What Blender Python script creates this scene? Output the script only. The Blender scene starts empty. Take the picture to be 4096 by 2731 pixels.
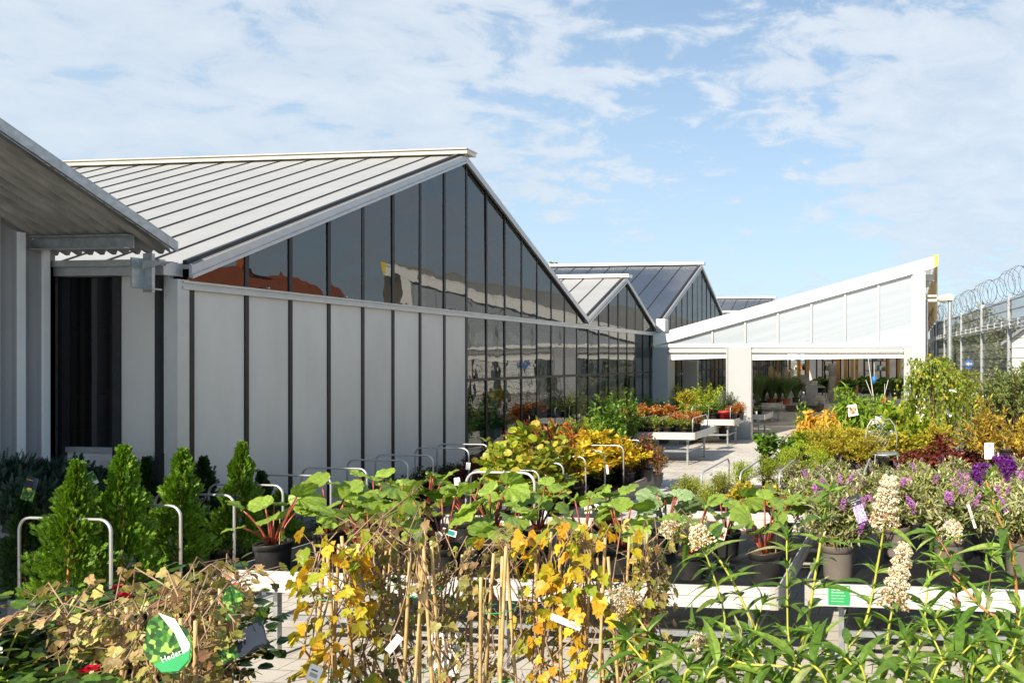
CSC=6.2;CLOUD_LOC=(4.4,3.2,0);CL0=.44;CL1=.71;CLOUDS=[(150,200,26,.045),(600,150,14,.10),(1130,170,12,.20),(1420,220,9,.10),(2150,170,17,.27),(2250,420,13,.20),(1720,140,7,.12),(-900,200,40,.25),(3500,200,45,.25)];SKYT=(1.12,1.33,1.34,1);EXPO=.82
import bpy, math, random
import numpy as np
from mathutils import Vector
R=math.radians
H=2.5; AA=math.atan(149/1550); CA=math.cos(AA); SA=math.sin(AA); F=1550.0
sc=bpy.context.scene; COL=sc.collection
rng=np.random.default_rng(7); random.seed(7)
# ---------- site survey helpers: pixel bearings of the photo turned into metres ----------
def at(px,d,z=0.0):
    xr=(px-1940)/F*d
    return Vector((xr*CA-d*SA, xr*SA+d*CA, z))
def gnd(px,py,z=0.0):
    return at(px,F*(H-z)/(py-828),z)
def zat(py,d): return H-(py-828)/F*d
def onY(px,Y):            # X on the plane Y=const
    t=(px-1940)/F
    return Y*(t*CA-SA)/(CA+t*SA)
# ---------- mesh builder ----------
class MB:
    def __init__(s): s.v=[]; s.f=[]; s.n=0
    def add(s,v,f):
        v=np.asarray(v,dtype=float).reshape(-1,3); s.v.append(v); n=s.n
        s.f+=[tuple(i+n for i in q) for q in f]; s.n+=len(v)
    def box(s,x0,x1,y0,y1,z0,z1):
        s.add([(x0,y0,z0),(x1,y0,z0),(x1,y1,z0),(x0,y1,z0),(x0,y0,z1),(x1,y0,z1),(x1,y1,z1),(x0,y1,z1)],
              [(0,3,2,1),(4,5,6,7),(0,1,5,4),(1,2,6,5),(2,3,7,6),(3,0,4,7)])
    def prism(s,poly,vec):      # polygon (3d points) swept by vec
        p=[Vector(q) for q in poly]; v=Vector(vec); n=len(p)
        s.add([tuple(q) for q in p]+[tuple(q+v) for q in p],
              [tuple(range(n))[::-1],tuple(range(n,2*n))]+[(i,(i+1)%n,n+(i+1)%n,n+i) for i in range(n)])
    def beam(s,a,b,w,h,up=(0,0,1)):
        a=Vector(a);b=Vector(b);d=(b-a).normalized();u=Vector(up)
        sd=d.cross(u).normalized();u=sd.cross(d).normalized()
        s.prism([a+sd*w/2+u*h/2,a-sd*w/2+u*h/2,a-sd*w/2-u*h/2,a+sd*w/2-u*h/2],b-a)
    def tube(s,pts,r,k=6,caps=True):
        P=[Vector(p) for p in pts]; n=len(P)
        rr=list(r) if hasattr(r,'__len__') else [r]*n
        V=[];ref=Vector((0.3,0.2,1)).normalized();prev=None
        for i,p in enumerate(P):
            t=(P[min(i+1,n-1)]-P[max(i-1,0)])
            if t.length<1e-9: t=Vector((0,0,1))
            t.normalize()
            if prev is None:
                a=t.cross(ref)
                if a.length<.05: a=t.cross(Vector((1,0,0)))
            else: a=prev-t*prev.dot(t)
            a.normalize(); prev=a; b=t.cross(a)
            for j in range(k):
                q=2*math.pi*j/k; V.append(tuple(p+(a*math.cos(q)+b*math.sin(q))*rr[i]))
        Fc=[(i*k+j,i*k+(j+1)%k,(i+1)*k+(j+1)%k,(i+1)*k+j) for i in range(n-1) for j in range(k)]
        if caps and k>3: Fc+= [tuple(range(k))[::-1],tuple((n-1)*k+j for j in range(k))]
        s.add(V,Fc)
    def lathe(s,prof,k=20,c=(0,0,0)):
        V=[(c[0]+r*math.cos(2*math.pi*j/k),c[1]+r*math.sin(2*math.pi*j/k),c[2]+z) for r,z in prof for j in range(k)]
        s.add(V,[(i*k+j,i*k+(j+1)%k,(i+1)*k+(j+1)%k,(i+1)*k+j) for i in range(len(prof)-1) for j in range(k)])
    def inst(s,T,pos,dr,up,size,w=1.0):
        tv,tf=T; pos=np.asarray(pos,float);n=len(pos)
        if n==0: return
        dr=np.asarray(dr,float);dr=dr/np.maximum(np.linalg.norm(dr,axis=1,keepdims=True),1e-6)
        up=np.broadcast_to(np.asarray(up,float),(n,3))+0.0
        sd=np.cross(dr,up);l=np.linalg.norm(sd,axis=1,keepdims=True)
        sd=np.where(l<1e-3,np.array([1.,0,0]),sd/np.maximum(l,1e-6)); nm=np.cross(sd,dr)
        size=np.broadcast_to(np.asarray(size,float),(n,)).reshape(n,1,1); w=np.broadcast_to(np.asarray(w,float),(n,)).reshape(n,1,1)
        tv=np.asarray(tv)
        V=pos[:,None,:]+size*(w*tv[None,:,0:1]*sd[:,None,:]+tv[None,:,1:2]*dr[:,None,:]+tv[None,:,2:3]*nm[:,None,:])
        s.v.append(V.reshape(-1,3)); k=len(tv); b=s.n
        for i in range(n):
            o=b+i*k
            for q in tf: s.f.append(tuple(j+o for j in q))
        s.n+=n*k
    def mesh(s,name,mat,org,smooth=False):
        me=bpy.data.meshes.new(name)
        v=np.concatenate(s.v) if s.v else np.zeros((0,3)); v=v-np.array(org)
        me.from_pydata(v.tolist(),[],s.f)
        me.materials.append(mat)
        if smooth: me.polygons.foreach_set('use_smooth',[True]*len(me.polygons))
        me.update(); return me
def org_of(o):
    p=Vector((0,0,0))
    while o is not None: p+=o.location; o=o.parent
    return p
def tag(o,label=None,cat=None,group=None,kind=None):
    if label: o['label']=label
    if cat: o['category']=cat
    if group: o['group']=group
    if kind: o['kind']=kind
    return o
def thing(name,label,cat,loc=(0,0,0),group=None):
    o=bpy.data.objects.new(name,None); o.empty_display_size=.1; COL.objects.link(o); o.location=loc
    return tag(o,label,cat,group)
def part(name,mb,mat,parent=None,smooth=False,loc=None):
    og=org_of(parent) if parent is not None else Vector(loc or (0,0,0))
    o=bpy.data.objects.new(name,mb.mesh(name,mat,og,smooth)); COL.objects.link(o)
    if parent is not None: o.parent=parent
    else: o.location=og
    return o
def tree_copy(o,parent=None):
    c=o.copy(); COL.objects.link(c); c.parent=parent
    for ch in list(o.children): tree_copy(ch,c)
    return c
def text(body,size,mat,parent,loc,rot,name='lettering',align='LEFT'):
    cu=bpy.data.curves.new(name,'FONT');cu.body=body;cu.size=size;cu.align_x=align;cu.resolution_u=2
    o=bpy.data.objects.new(name,cu);COL.objects.link(o);dg=bpy.context.evaluated_depsgraph_get();me=bpy.data.meshes.new_from_object(o.evaluated_get(dg));bpy.data.objects.remove(o)
    me.materials.clear();me.materials.append(mat);o=bpy.data.objects.new(name,me);COL.objects.link(o);o.parent=parent;o.location=loc;o.rotation_euler=rot;return o
# ---------- materials ----------
def newmat(name):
    m=bpy.data.materials.new(name); m.use_nodes=True; nt=m.node_tree; nt.nodes.clear()
    return m,nt,nt.nodes,nt.links
def pmat(name,c,rough=.5,metal=0.,var=.12,scale=6.,bump=0.,bscale=60.,spec=.5,stretch=None,c2=None,coat=0.,orand=0.):
    m,nt,N,L=newmat(name)
    out=N.new('ShaderNodeOutputMaterial');p=N.new('ShaderNodeBsdfPrincipled');L.new(p.outputs[0],out.inputs[0])
    p.inputs['Roughness'].default_value=rough;p.inputs['Metallic'].default_value=metal
    p.inputs['Specular IOR Level'].default_value=spec; p.inputs['Coat Weight'].default_value=coat
    tc=N.new('ShaderNodeTexCoord'); mp=N.new('ShaderNodeMapping'); L.new(tc.outputs['Object'],mp.inputs[0])
    if stretch: mp.inputs['Scale'].default_value=stretch
    nz=N.new('ShaderNodeTexNoise');nz.inputs['Scale'].default_value=scale;nz.inputs['Detail'].default_value=6
    L.new(mp.outputs[0],nz.inputs['Vector'])
    cr=N.new('ShaderNodeValToRGB');L.new(nz.outputs['Fac'],cr.inputs[0])
    a=[max(0,x*(1-var)) for x in c];b=[min(1,x*(1+var)) for x in c] if c2 is None else c2
    cr.color_ramp.elements[0].position=.3;cr.color_ramp.elements[1].position=.72
    cr.color_ramp.elements[0].color=(*a,1);cr.color_ramp.elements[1].color=(*b,1)
    if orand>0:
        oi=N.new('ShaderNodeObjectInfo');mo=N.new('ShaderNodeMapRange');mo.inputs[3].default_value=1-orand;mo.inputs[4].default_value=1+orand*.5;L.new(oi.outputs['Random'],mo.inputs[0])
        hs=N.new('ShaderNodeHueSaturation');L.new(mo.outputs[0],hs.inputs['Value']);L.new(cr.outputs[0],hs.inputs['Color']);L.new(hs.outputs[0],p.inputs['Base Color'])
    else: L.new(cr.outputs[0],p.inputs['Base Color'])
    if bump>0:
        n2=N.new('ShaderNodeTexNoise');n2.inputs['Scale'].default_value=bscale;n2.inputs['Detail'].default_value=4
        L.new(mp.outputs[0],n2.inputs['Vector'])
        bp=N.new('ShaderNodeBump');bp.inputs['Strength'].default_value=bump;bp.inputs['Distance'].default_value=.01
        L.new(n2.outputs['Fac'],bp.inputs['Height']);L.new(bp.outputs[0],p.inputs['Normal'])
    return m
def leafmat(name,cols,trans=.35,rough=.42,pos=None,spot=None):
    m,nt,N,L=newmat(name)
    out=N.new('ShaderNodeOutputMaterial');p=N.new('ShaderNodeBsdfPrincipled');t=N.new('ShaderNodeBsdfTranslucent')
    mx=N.new('ShaderNodeMixShader');mx.inputs[0].default_value=trans
    ge=N.new('ShaderNodeNewGeometry');cr=N.new('ShaderNodeValToRGB');cr.color_ramp.interpolation='LINEAR'
    L.new(ge.outputs['Random Per Island'],cr.inputs[0])
    E=cr.color_ramp.elements;n=len(cols)
    while len(E)<n: E.new(.5)
    for i,c in enumerate(cols):
        E[i].position=(pos[i] if pos else i/(n-1)); E[i].color=(*c,1)
    oi=N.new('ShaderNodeObjectInfo')
    hs=N.new('ShaderNodeHueSaturation');ma=N.new('ShaderNodeMapRange');ma.inputs[3].default_value=.82;ma.inputs[4].default_value=1.2
    L.new(oi.outputs['Random'],ma.inputs[0]);L.new(ma.outputs[0],hs.inputs['Value']);L.new(cr.outputs[0],hs.inputs['Color'])
    col=hs.outputs[0]
    tc=N.new('ShaderNodeTexCoord');nz=N.new('ShaderNodeTexNoise');nz.inputs['Scale'].default_value=55;nz.inputs['Detail'].default_value=3
    L.new(tc.outputs['Object'],nz.inputs['Vector'])
    mm=N.new('ShaderNodeMixRGB');mm.blend_type='MULTIPLY' if spot is None else 'MIX'
    r2=N.new('ShaderNodeValToRGB');L.new(nz.outputs['Fac'],r2.inputs[0])
    if spot is None:
        r2.color_ramp.elements[0].position=.35;r2.color_ramp.elements[0].color=(.7,.72,.7,1);r2.color_ramp.elements[1].position=.65;r2.color_ramp.elements[1].color=(1.1,1.1,1.1,1)
        mm.inputs[0].default_value=1;L.new(col,mm.inputs[1]);L.new(r2.outputs[0],mm.inputs[2])
    else:
        r2.color_ramp.elements[0].position=.55;r2.color_ramp.elements[0].color=(0,0,0,1);r2.color_ramp.elements[1].position=.7;r2.color_ramp.elements[1].color=(.85,.85,.85,1)
        L.new(r2.outputs[0],mm.inputs[0]);L.new(col,mm.inputs[1]);mm.inputs[2].default_value=(*spot,1)
    L.new(mm.outputs[0],p.inputs['Base Color'])
    bl=N.new('ShaderNodeMixRGB');bl.blend_type='MULTIPLY';bl.inputs[0].default_value=1;bl.inputs[2].default_value=(1.25,1.3,.7,1)
    L.new(mm.outputs[0],bl.inputs[1]);L.new(bl.outputs[0],t.inputs[0])
    bp=N.new('ShaderNodeBump');bp.inputs['Strength'].default_value=.5;bp.inputs['Distance'].default_value=.006;L.new(nz.outputs['Fac'],bp.inputs['Height']);L.new(bp.outputs[0],p.inputs['Normal'])
    p.inputs['Roughness'].default_value=rough;p.inputs['Specular IOR Level'].default_value=.35
    L.new(p.outputs[0],mx.inputs[1]);L.new(t.outputs[0],mx.inputs[2]);L.new(mx.outputs[0],out.inputs[0])
    return m
def glassmat(name,tint,refl=.08,gray=0.,milk=(.5,.5,.5),wob=.0,rough=.0,maxr=.9):
    m,nt,N,L=newmat(name)
    out=N.new('ShaderNodeOutputMaterial');tr=N.new('ShaderNodeBsdfTransparent');tr.inputs[0].default_value=(*tint,1)
    gl=N.new('ShaderNodeBsdfGlossy');gl.inputs['Roughness'].default_value=rough
    lw=N.new('ShaderNodeFresnel');lw.inputs['IOR'].default_value=1.5
    mr=N.new('ShaderNodeMapRange');mr.inputs[1].default_value=.04;mr.inputs[3].default_value=refl;mr.inputs[4].default_value=maxr
    L.new(lw.outputs[0],mr.inputs[0]);mx=N.new('ShaderNodeMixShader');L.new(mr.outputs[0],mx.inputs[0])
    base=tr
    if gray>0:
        df=N.new('ShaderNodeBsdfDiffuse');df.inputs[0].default_value=(*milk,1);m2=N.new('ShaderNodeMixShader');m2.inputs[0].default_value=gray
        L.new(tr.outputs[0],m2.inputs[1]);L.new(df.outputs[0],m2.inputs[2]);base=m2
    L.new(base.outputs[0],mx.inputs[1]);L.new(gl.outputs[0],mx.inputs[2]);L.new(mx.outputs[0],out.inputs[0])
    if wob>0:
        tc=N.new('ShaderNodeTexCoord');nz=N.new('ShaderNodeTexNoise');nz.inputs['Scale'].default_value=1.6;L.new(tc.outputs['Object'],nz.inputs[0])
        bp=N.new('ShaderNodeBump');bp.inputs['Strength'].default_value=1;bp.inputs['Distance'].default_value=wob
        L.new(nz.outputs['Fac'],bp.inputs['Height']);L.new(bp.outputs[0],gl.inputs['Normal'])
    return m
def emis(name,c,s):
    m,nt,N,L=newmat(name);o=N.new('ShaderNodeOutputMaterial');e=N.new('ShaderNodeEmission');e.inputs[0].default_value=(*c,1);e.inputs[1].default_value=s;L.new(e.outputs[0],o.inputs[0]);return m
M={}
M['alu']=pmat('aluminium',(.52,.52,.52),.38,.55,.06,9,.05)
M['aluW']=pmat('pale_aluminium',(.56,.55,.53),.42,.25,.05,5,.04)
M['galv']=pmat('galvanised_steel',(.42,.44,.45),.42,.7,.22,14,.05)
M['black']=pmat('black_bar',(.018,.018,.02),.4,0,.2,5)
M['clad']=pmat('grey_cladding',(.64,.61,.575),.34,.1,.07,2.2,.3,190,stretch=(1,1,.35),orand=.07)
M['cladD']=pmat('shed_cladding',(.36,.36,.37),.45,.1,.05,2,.1,120)
M['ribLit']=pmat('sunlit_rib',(.88,.88,.88),.45,.1,.04,2)  # near-white: the light on the rib faces is put into the colour
M['roofW']=pmat('roof_panel',(.30,.305,.31),.5,.1,.05,1.2,.08,30,stretch=(1,3,3))
M['ridge']=pmat('ridge_cap',(.66,.60,.50),.35,.3,.08,3)
M['white']=pmat('white_painted_metal',(.80,.80,.78),.4,0,.03,3)
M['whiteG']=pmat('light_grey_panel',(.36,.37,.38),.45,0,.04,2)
M['yellow']=pmat('yellow_trim',(.80,.62,.04),.5,0,.05,5)
M['under']=pmat('weathered_roof_sheet',(.27,.26,.25),.6,0,.3,4,.3,30,stretch=(3,1,1),c2=(.38,.37,.355))
M['wood']=pmat('weathered_wood',(.26,.235,.21),.8,0,.25,5,.3,40,stretch=(.8,.8,9))
M['woodX']=pmat('weathered_wood_long',(.36,.34,.31),.85,0,.25,4,.3,30,stretch=(6,.7,9))
M['timber']=pmat('orange_timber',(.50,.26,.06),.7,0,.2,5,.2,40,stretch=(5,5,.8))
M['brown']=pmat('dark_timber',(.09,.06,.04),.8,0,.3,5)
M['concrete']=pmat('pale_concrete',(.45,.43,.39),.85,0,.12,4,.3,40)
M['fabric']=pmat('black_fabric',(.010,.010,.012),.55,0,.5,12,.5,160,spec=.3)
M['cap']=pmat('grey_plastic',(.36,.34,.31),.5,0,.05,8)
M['potK']=pmat('black_pot_plastic',(.028,.027,.027),.42,0,.3,12,.1,80)
M['potG']=pmat('taupe_pot_plastic',(.17,.145,.125),.45,0,.08,10)
M['potR']=pmat('terracotta_pot',(.30,.075,.03),.6,0,.15,8)
M['soil']=pmat('potting_soil',(.05,.03,.018),.95,0,.5,60,1,90,c2=(.17,.10,.05))
M['stemB']=pmat('brown_stem',(.14,.085,.05),.7,0,.3,20)
M['stemG']=pmat('green_stem',(.36,.36,.05),.5,0,.2,20)
M['stemR']=pmat('red_stem',(.22,.012,.015),.4,0,.3,20,c2=(.36,.09,.04))
M['stemO']=pmat('orange_stem',(.38,.17,.04),.6,0,.3,20)
M['cane']=pmat('bamboo_cane',(.48,.30,.11),.5,0,.25,25,.1,60,c2=(.62,.42,.18))
M['vine']=pmat('woody_vine',(.26,.17,.10),.75,0,.3,30,c2=(.42,.28,.17))
M['bark']=pmat('tree_bark',(.12,.09,.07),.9,0,.3,10,.5,30)
M['paper']=pmat('white_label_plastic',(.8,.8,.78),.4,0,.03,8)
M['navy']=pmat('navy_label',(.012,.018,.035),.35,0,.2,8)
M['labG']=pmat('green_label',(.03,.30,.10),.4,0,.1,8)
M['ink']=pmat('dark_print',(.03,.03,.035),.5)
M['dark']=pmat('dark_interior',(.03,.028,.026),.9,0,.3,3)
M['red']=pmat('red_plastic',(.5,.03,.04),.5)
M['blue']=pmat('blue_plastic',(.02,.15,.5),.5)
M['teal']=pmat('teal_packaging',(.02,.22,.22),.5,0,.3,20)
M['orangeP']=pmat('orange_roof_tile',(.36,.10,.04),.8,0,.25,8,.3,30)
M['stone']=pmat('grey_stone',(.30,.31,.32),.8,0,.15,8,.2,40)
M['cream']=pmat('cream_ceramic',(.48,.45,.36),.6,0,.12,5)
M['render']=pmat('cream_render',(.6,.56,.48),.9,0,.06,3)
M['rods']=pmat('fence_wire',(.06,.065,.065),.5,.4,.2,10)
M['glass']=glassmat('window_glass',(.34,.41,.41),.15,.03,(.12,.13,.14),wob=.0035)
M['glassS']=glassmat('smoked_window',(.14,.14,.15),.06,.35,(.02,.02,.02),wob=.003)
M['glassR']=glassmat('roof_glass',(.42,.46,.52),.14,.30,(.16,.19,.25),wob=.003)
M['poly']=None
def polymat(name,c,rough,trans,tr):
    m,nt,N,L=newmat(name);o=N.new('ShaderNodeOutputMaterial');p=N.new('ShaderNodeBsdfPrincipled')
    p.inputs['Roughness'].default_value=rough;p.inputs['Specular IOR Level'].default_value=.8
    tc=N.new('ShaderNodeTexCoord');w=N.new('ShaderNodeTexWave');w.inputs['Scale'].default_value=22;w.inputs['Distortion'].default_value=.3
    L.new(tc.outputs['Object'],w.inputs[0]);cr=N.new('ShaderNodeValToRGB');L.new(w.outputs['Fac'],cr.inputs[0])
    cr.color_ramp.elements[0].color=(*[x*.86 for x in c],1);cr.color_ramp.elements[1].color=(*c,1);L.new(cr.outputs[0],p.inputs['Base Color'])
    t=N.new('ShaderNodeBsdfTranslucent');t.inputs[0].default_value=(*c,1);q=N.new('ShaderNodeBsdfTransparent');q.inputs[0].default_value=(.9,.9,.9,1)
    a=N.new('ShaderNodeMixShader');a.inputs[0].default_value=trans;L.new(p.outputs[0],a.inputs[1]);L.new(t.outputs[0],a.inputs[2])
    b=N.new('ShaderNodeMixShader');b.inputs[0].default_value=tr;L.new(a.outputs[0],b.inputs[1]);L.new(q.outputs[0],b.inputs[2]);L.new(b.outputs[0],o.inputs[0]);return m
M['poly']=polymat('twinwall_polycarbonate',(.50,.56,.63),.16,.15,.22)
M['polyR']=polymat('translucent_roof_sheet',(.75,.74,.70),.4,.5,.22)
M['polyB']=polymat('brown_translucent_sheet',(.42,.30,.12),.4,.4,.2)
# paving
def pavemat():
    m,nt,N,L=newmat('paving_blocks');o=N.new('ShaderNodeOutputMaterial');p=N.new('ShaderNodeBsdfPrincipled');L.new(p.outputs[0],o.inputs[0])
    tc=N.new('ShaderNodeTexCoord');b=N.new('ShaderNodeTexBrick');L.new(tc.outputs['Object'],b.inputs[0])
    b.inputs['Scale'].default_value=1;b.inputs['Brick Width'].default_value=.30;b.inputs['Row Height'].default_value=.20;b.inputs['Mortar Size'].default_value=.0035;b.inputs['Mortar Smooth'].default_value=.2
    b.inputs['Color1'].default_value=(.55,.52,.475,1);b.inputs['Color2'].default_value=(.47,.44,.405,1);b.inputs['Mortar'].default_value=(.07,.06,.045,1)
    n=N.new('ShaderNodeTexNoise');n.inputs['Scale'].default_value=.9;n.inputs['Detail'].default_value=8;n.inputs['Roughness'].default_value=.7;L.new(tc.outputs['Object'],n.inputs[0])
    cr=N.new('ShaderNodeValToRGB');cr.color_ramp.elements[0].position=.3;cr.color_ramp.elements[0].color=(.72,.71,.70,1);cr.color_ramp.elements[1].position=.65;cr.color_ramp.elements[1].color=(1.08,1.08,1.07,1);L.new(n.outputs['Fac'],cr.inputs[0])
    mx=N.new('ShaderNodeMixRGB');mx.blend_type='MULTIPLY';mx.inputs[0].default_value=1;L.new(b.outputs['Color'],mx.inputs[1]);L.new(cr.outputs[0],mx.inputs[2])
    n3=N.new('ShaderNodeTexNoise');n3.inputs['Scale'].default_value=90;L.new(tc.outputs['Object'],n3.inputs[0])
    m3=N.new('ShaderNodeMixRGB');m3.blend_type='OVERLAY';m3.inputs[0].default_value=.35;L.new(mx.outputs[0],m3.inputs[1]);L.new(n3.outputs['Fac'],m3.inputs[2])
    L.new(m3.outputs[0],p.inputs['Base Color']);p.inputs['Roughness'].default_value=.8
    iv=N.new('ShaderNodeMath');iv.operation='SUBTRACT';iv.inputs[0].default_value=1;L.new(b.outputs['Fac'],iv.inputs[1])
    bp=N.new('ShaderNodeBump');bp.inputs['Strength'].default_value=.7;bp.inputs['Distance'].default_value=.006;L.new(iv.outputs[0],bp.inputs['Height']);L.new(bp.outputs[0],p.inputs['Normal'])
    return m
M['pave']=pavemat()
M['land']=pmat('far_ground',(.10,.11,.05),.95,0,.3,.3,c2=(.22,.20,.15))
# ---------- setting ----------
g=MB();g.add([(-900,-400,-.004),(900,-400,-.004),(900,1400,-.004),(-900,1400,-.004)],[(0,1,2,3)])
tag(part('ground',g,M['land']),kind='structure')
g=MB();g.add([(-9.7,-8,0),(14,-8,0),(9,60,0),(-9.7,60,0)],[(0,1,2,3)])
tag(part('paving',g,M['pave']),kind='structure')
g=MB();g.add([(-31,6.9,.004),(-8.26,6.9,.004),(-8.26,46,.004),(-31,46,.004)],[(0,1,2,3)])
tag(part('indoor_floor',g,M['concrete']),kind='structure')
# ---------- greenhouse ----------
FX=-8.24; YC=6.98
gh=thing('greenhouse','long grey and glass greenhouse with zigzag gables along the left of the yard','greenhouse',(FX,6.85,0))
VY=[6.98,16.6,21.3,30.9,35.6,45.2]; TAN=.5655; ZB=3.47
def zr(Y):
    for a,b in zip(VY,VY[1:]):
        if a-1e-6<=Y<=b+1e-6: return ZB+TAN*min(Y-a,b-Y)
    return ZB
bays=[6.98]+[7.67+.6*k for k in range(0,63)]
bays=[b for b in bays if b<45.2]+[45.2]
base=MB();base.box(FX-.10,FX+.03,6.86,45.2,0,.40);part('plinth',base,M['concrete'],gh)
r=MB();r.box(FX-.05,FX+.05,6.9,45.2,3.31,3.345);r.box(FX-.05,FX+.035,6.9,45.2,3.345,3.385);r.box(FX-.05,FX+.055,6.9,45.2,3.385,3.41);part('rail',r,M['aluW'],gh)
r=MB()
for q in np.arange(7.9,21,1.2): r.tube([(FX+.03,q,3.43),(FX+.075,q,3.43)],.012,6)
tag(part('rail_bolts',r,M['galv'],gh),None,None,None,'stuff')
r=MB();r.box(FX-.03,FX+.06,6.98,45.2,.40,.44);part('sill',r,M['alu'],gh)
r=MB();r.box(FX-.03,FX+.018,11.87,21.03,2.11,2.16);part('transom',r,M['black'],gh)
r=MB();r.box(FX-.03,FX+.055,21.1,45.2,2.105,2.165);part('transom',r,M['black'],gh)
for i,(a,b) in enumerate(zip(bays,bays[1:])):
    # upper pane polygon between rail and rafter
    pts=[(a,3.41)]; 
    top=[(a,zr(a)-.02)]
    for v in VY[1:-1]+[ (p+q)/2 for p,q in zip(VY,VY[1:])]:
        if a+1e-3<v<b-1e-3: top.append((v,zr(v)-.02))
    top.append((b,zr(b)-.02)); top.sort()
    t1_,t2_=rng.normal()*.004,rng.normal()*.005;poly=[(FX+t1_*(z-3.4)+t2_*(y-a),y,z) for y,z in [(a,3.41),(b,3.41)]+top[::-1]]
    m=MB();m.add(poly,[tuple(range(len(poly)))]);part('gable_pane',m,M['glass'],gh)
    m=MB()
    if b<=11.9:
        m.box(FX-.03,FX+.0,a+.03,b-.03,.44,3.31);part('cladding_panel',m,M['clad'],gh)
    else:
        for z0,z1 in ((.44,2.105),(2.165,3.31)):
            t1_,t2_=rng.normal()*.003,rng.normal()*.004;m.add([(FX,a+.02,z0),(FX+t2_*.56,b-.02,z0),(FX+t2_*.56+t1_,b-.02,z1),(FX+t1_,a+.02,z1)],[(0,1,2,3)])
        part('window_pane',m,M['glass'],gh)
    if i>0:
        m=MB();w=.025
        w=.024 if a<12 else .019;m.box(FX-.04,FX+.012,a-w,a+w,.44,3.31)
        zt=zr(a)-.03
        if zt>3.5: m.box(FX-.04,FX+.012,a-w,a+w,3.41,zt)
        part('mullion',m,M['black'],gh)
m=MB();m.box(FX-.04,FX+.02,6.98,7.04,.44,3.31);part('mullion',m,M['black'],gh)
m=MB();m.box(FX-.12,FX+.03,6.85,6.975,.0,3.42);part('corner_post',m,M['aluW'],gh)
# rafters, roofs
def slope(gi,a,b,near):
    mid=(a+b)/2; ym,y0=mid,(a if near else b); zm=ZB+TAN*(b-a)/2
    s=-1 if near else 1
    return (y0,ZB),(ym,zm)
for gi,(a,b) in enumerate(zip(VY,VY[1:])):
    mid=(a+b)/2; zm=ZB+TAN*(b-a)/2; glassy=gi>=2
    for near in (True,False):
        y0=a if near else b
        rf=MB(); f1=FX+.02
        # fascia band along the verge
        rf.prism([(f1,y0,ZB-.02),(f1,mid,zm-.02),(f1,mid,zm+.12),(f1,y0,ZB+.12)],(.035,0,0))
        rf.prism([(f1+.035,y0,ZB-.03),(f1+.035,mid,zm-.03),(f1+.035,mid,zm+.01),(f1+.035,y0,ZB+.01)],(.02,0,0))
        part('verge_fascia',rf,M['alu'],gh)
        o=.13; x0=-30.0; x1=f1+.0
        rp=MB(); rp.prism([(x0,y0,ZB+o-.05),(x0,mid,zm+o-.05),(x0,mid,zm+o),(x0,y0,ZB+o)],(x1-x0,0,0))
        rfo=part('roof',rp,M['glassR'] if glassy else M['roofW'],gh)
        bm=MB(); x=x1-.02; k=0; step=.6 if not glassy else .73
        while x>x0:
            h=.018 if k else .05
            bm.prism([(x,y0,ZB+o),(x,mid,zm+o),(x,mid,zm+o+h),(x,y0,ZB+o+h)],(-.03 if k else -.06,0,0)); x-=step;k+=1
        part('roof_bars',bm,M['black'],rfo)
        if glassy:
            pb=MB();n=5
            for q in range(1,n):
                t=q/n; pb.beam((x0,y0+(mid-y0)*t,ZB+(zm-ZB)*t-.05),(x1-.1,y0+(mid-y0)*t,ZB+(zm-ZB)*t-.05),.09,.05)
            part('purlin',pb,M['aluW'],rfo)
    rc=MB();rc.box(-30,FX+.16,mid-.13,mid+.13,zm+.11,zm+.185);rc.box(-30,FX+.17,mid-.16,mid+.16,zm+.185,zm+.205);part('ridge_cap',rc,M['ridge'] if gi==0 else M['white'],gh)
# gutters
for v in VY[1:]:
    m=MB();m.box(-30,FX+.02,v-.1,v+.1,ZB-.02,ZB+.15);part('valley_gutter',m,M['galv'],gh)
m=MB();m.box(-30,-8.3,6.78,6.98,3.46,3.60);m.box(-30,-8.3,6.74,6.80,3.56,3.63);part('eaves_gutter',m,M['alu'],gh)
# side wall facing the camera (Y=6.85) beside the shed
sx=lambda px:onY(px,6.86)
m=MB();m.box(-30,FX-.12,6.88,6.93,0,1.45);part('lower_side_panel',m,M['clad'],gh)
m=MB();m.box(sx(277),sx(362),6.87,6.93,1.45,3.46);part('side_panel',m,M['clad'],gh)
m=MB();m.box(sx(374),FX-.12,6.87,6.93,1.45,3.46);part('side_panel',m,M['clad'],gh)
m=MB();m.add([(sx(150),6.90,1.50),(sx(265),6.90,1.50),(sx(265),6.90,3.46),(sx(150),6.90,3.46)],[(0,1,2,3)]);part('side_window',m,M['glassS'],gh)
m=MB();m.box(sx(150),sx(265),6.86,6.93,1.45,1.51);part('window_sill',m,M['alu'],gh)
m=MB();m.box(sx(150),sx(265),6.93,6.95,2.06,2.10);part('glazing_rail',m,M['galv'],gh)
for p in ((140,150),(265,276),(362,373)):
    m=MB();m.box(sx(p[0]),sx(p[1]),6.83,6.93,0,3.46);part('side_mullion',m,M['black'],gh)
m=MB();m.box(-30,sx(140),6.87,6.93,1.45,3.46);part('side_panel',m,M['clad'],gh)
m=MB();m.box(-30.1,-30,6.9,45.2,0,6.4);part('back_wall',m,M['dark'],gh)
m=MB();m.box(-30,FX-.05,45.1,45.2,0,3.5);part('end_wall',m,M['clad'],gh)
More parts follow.
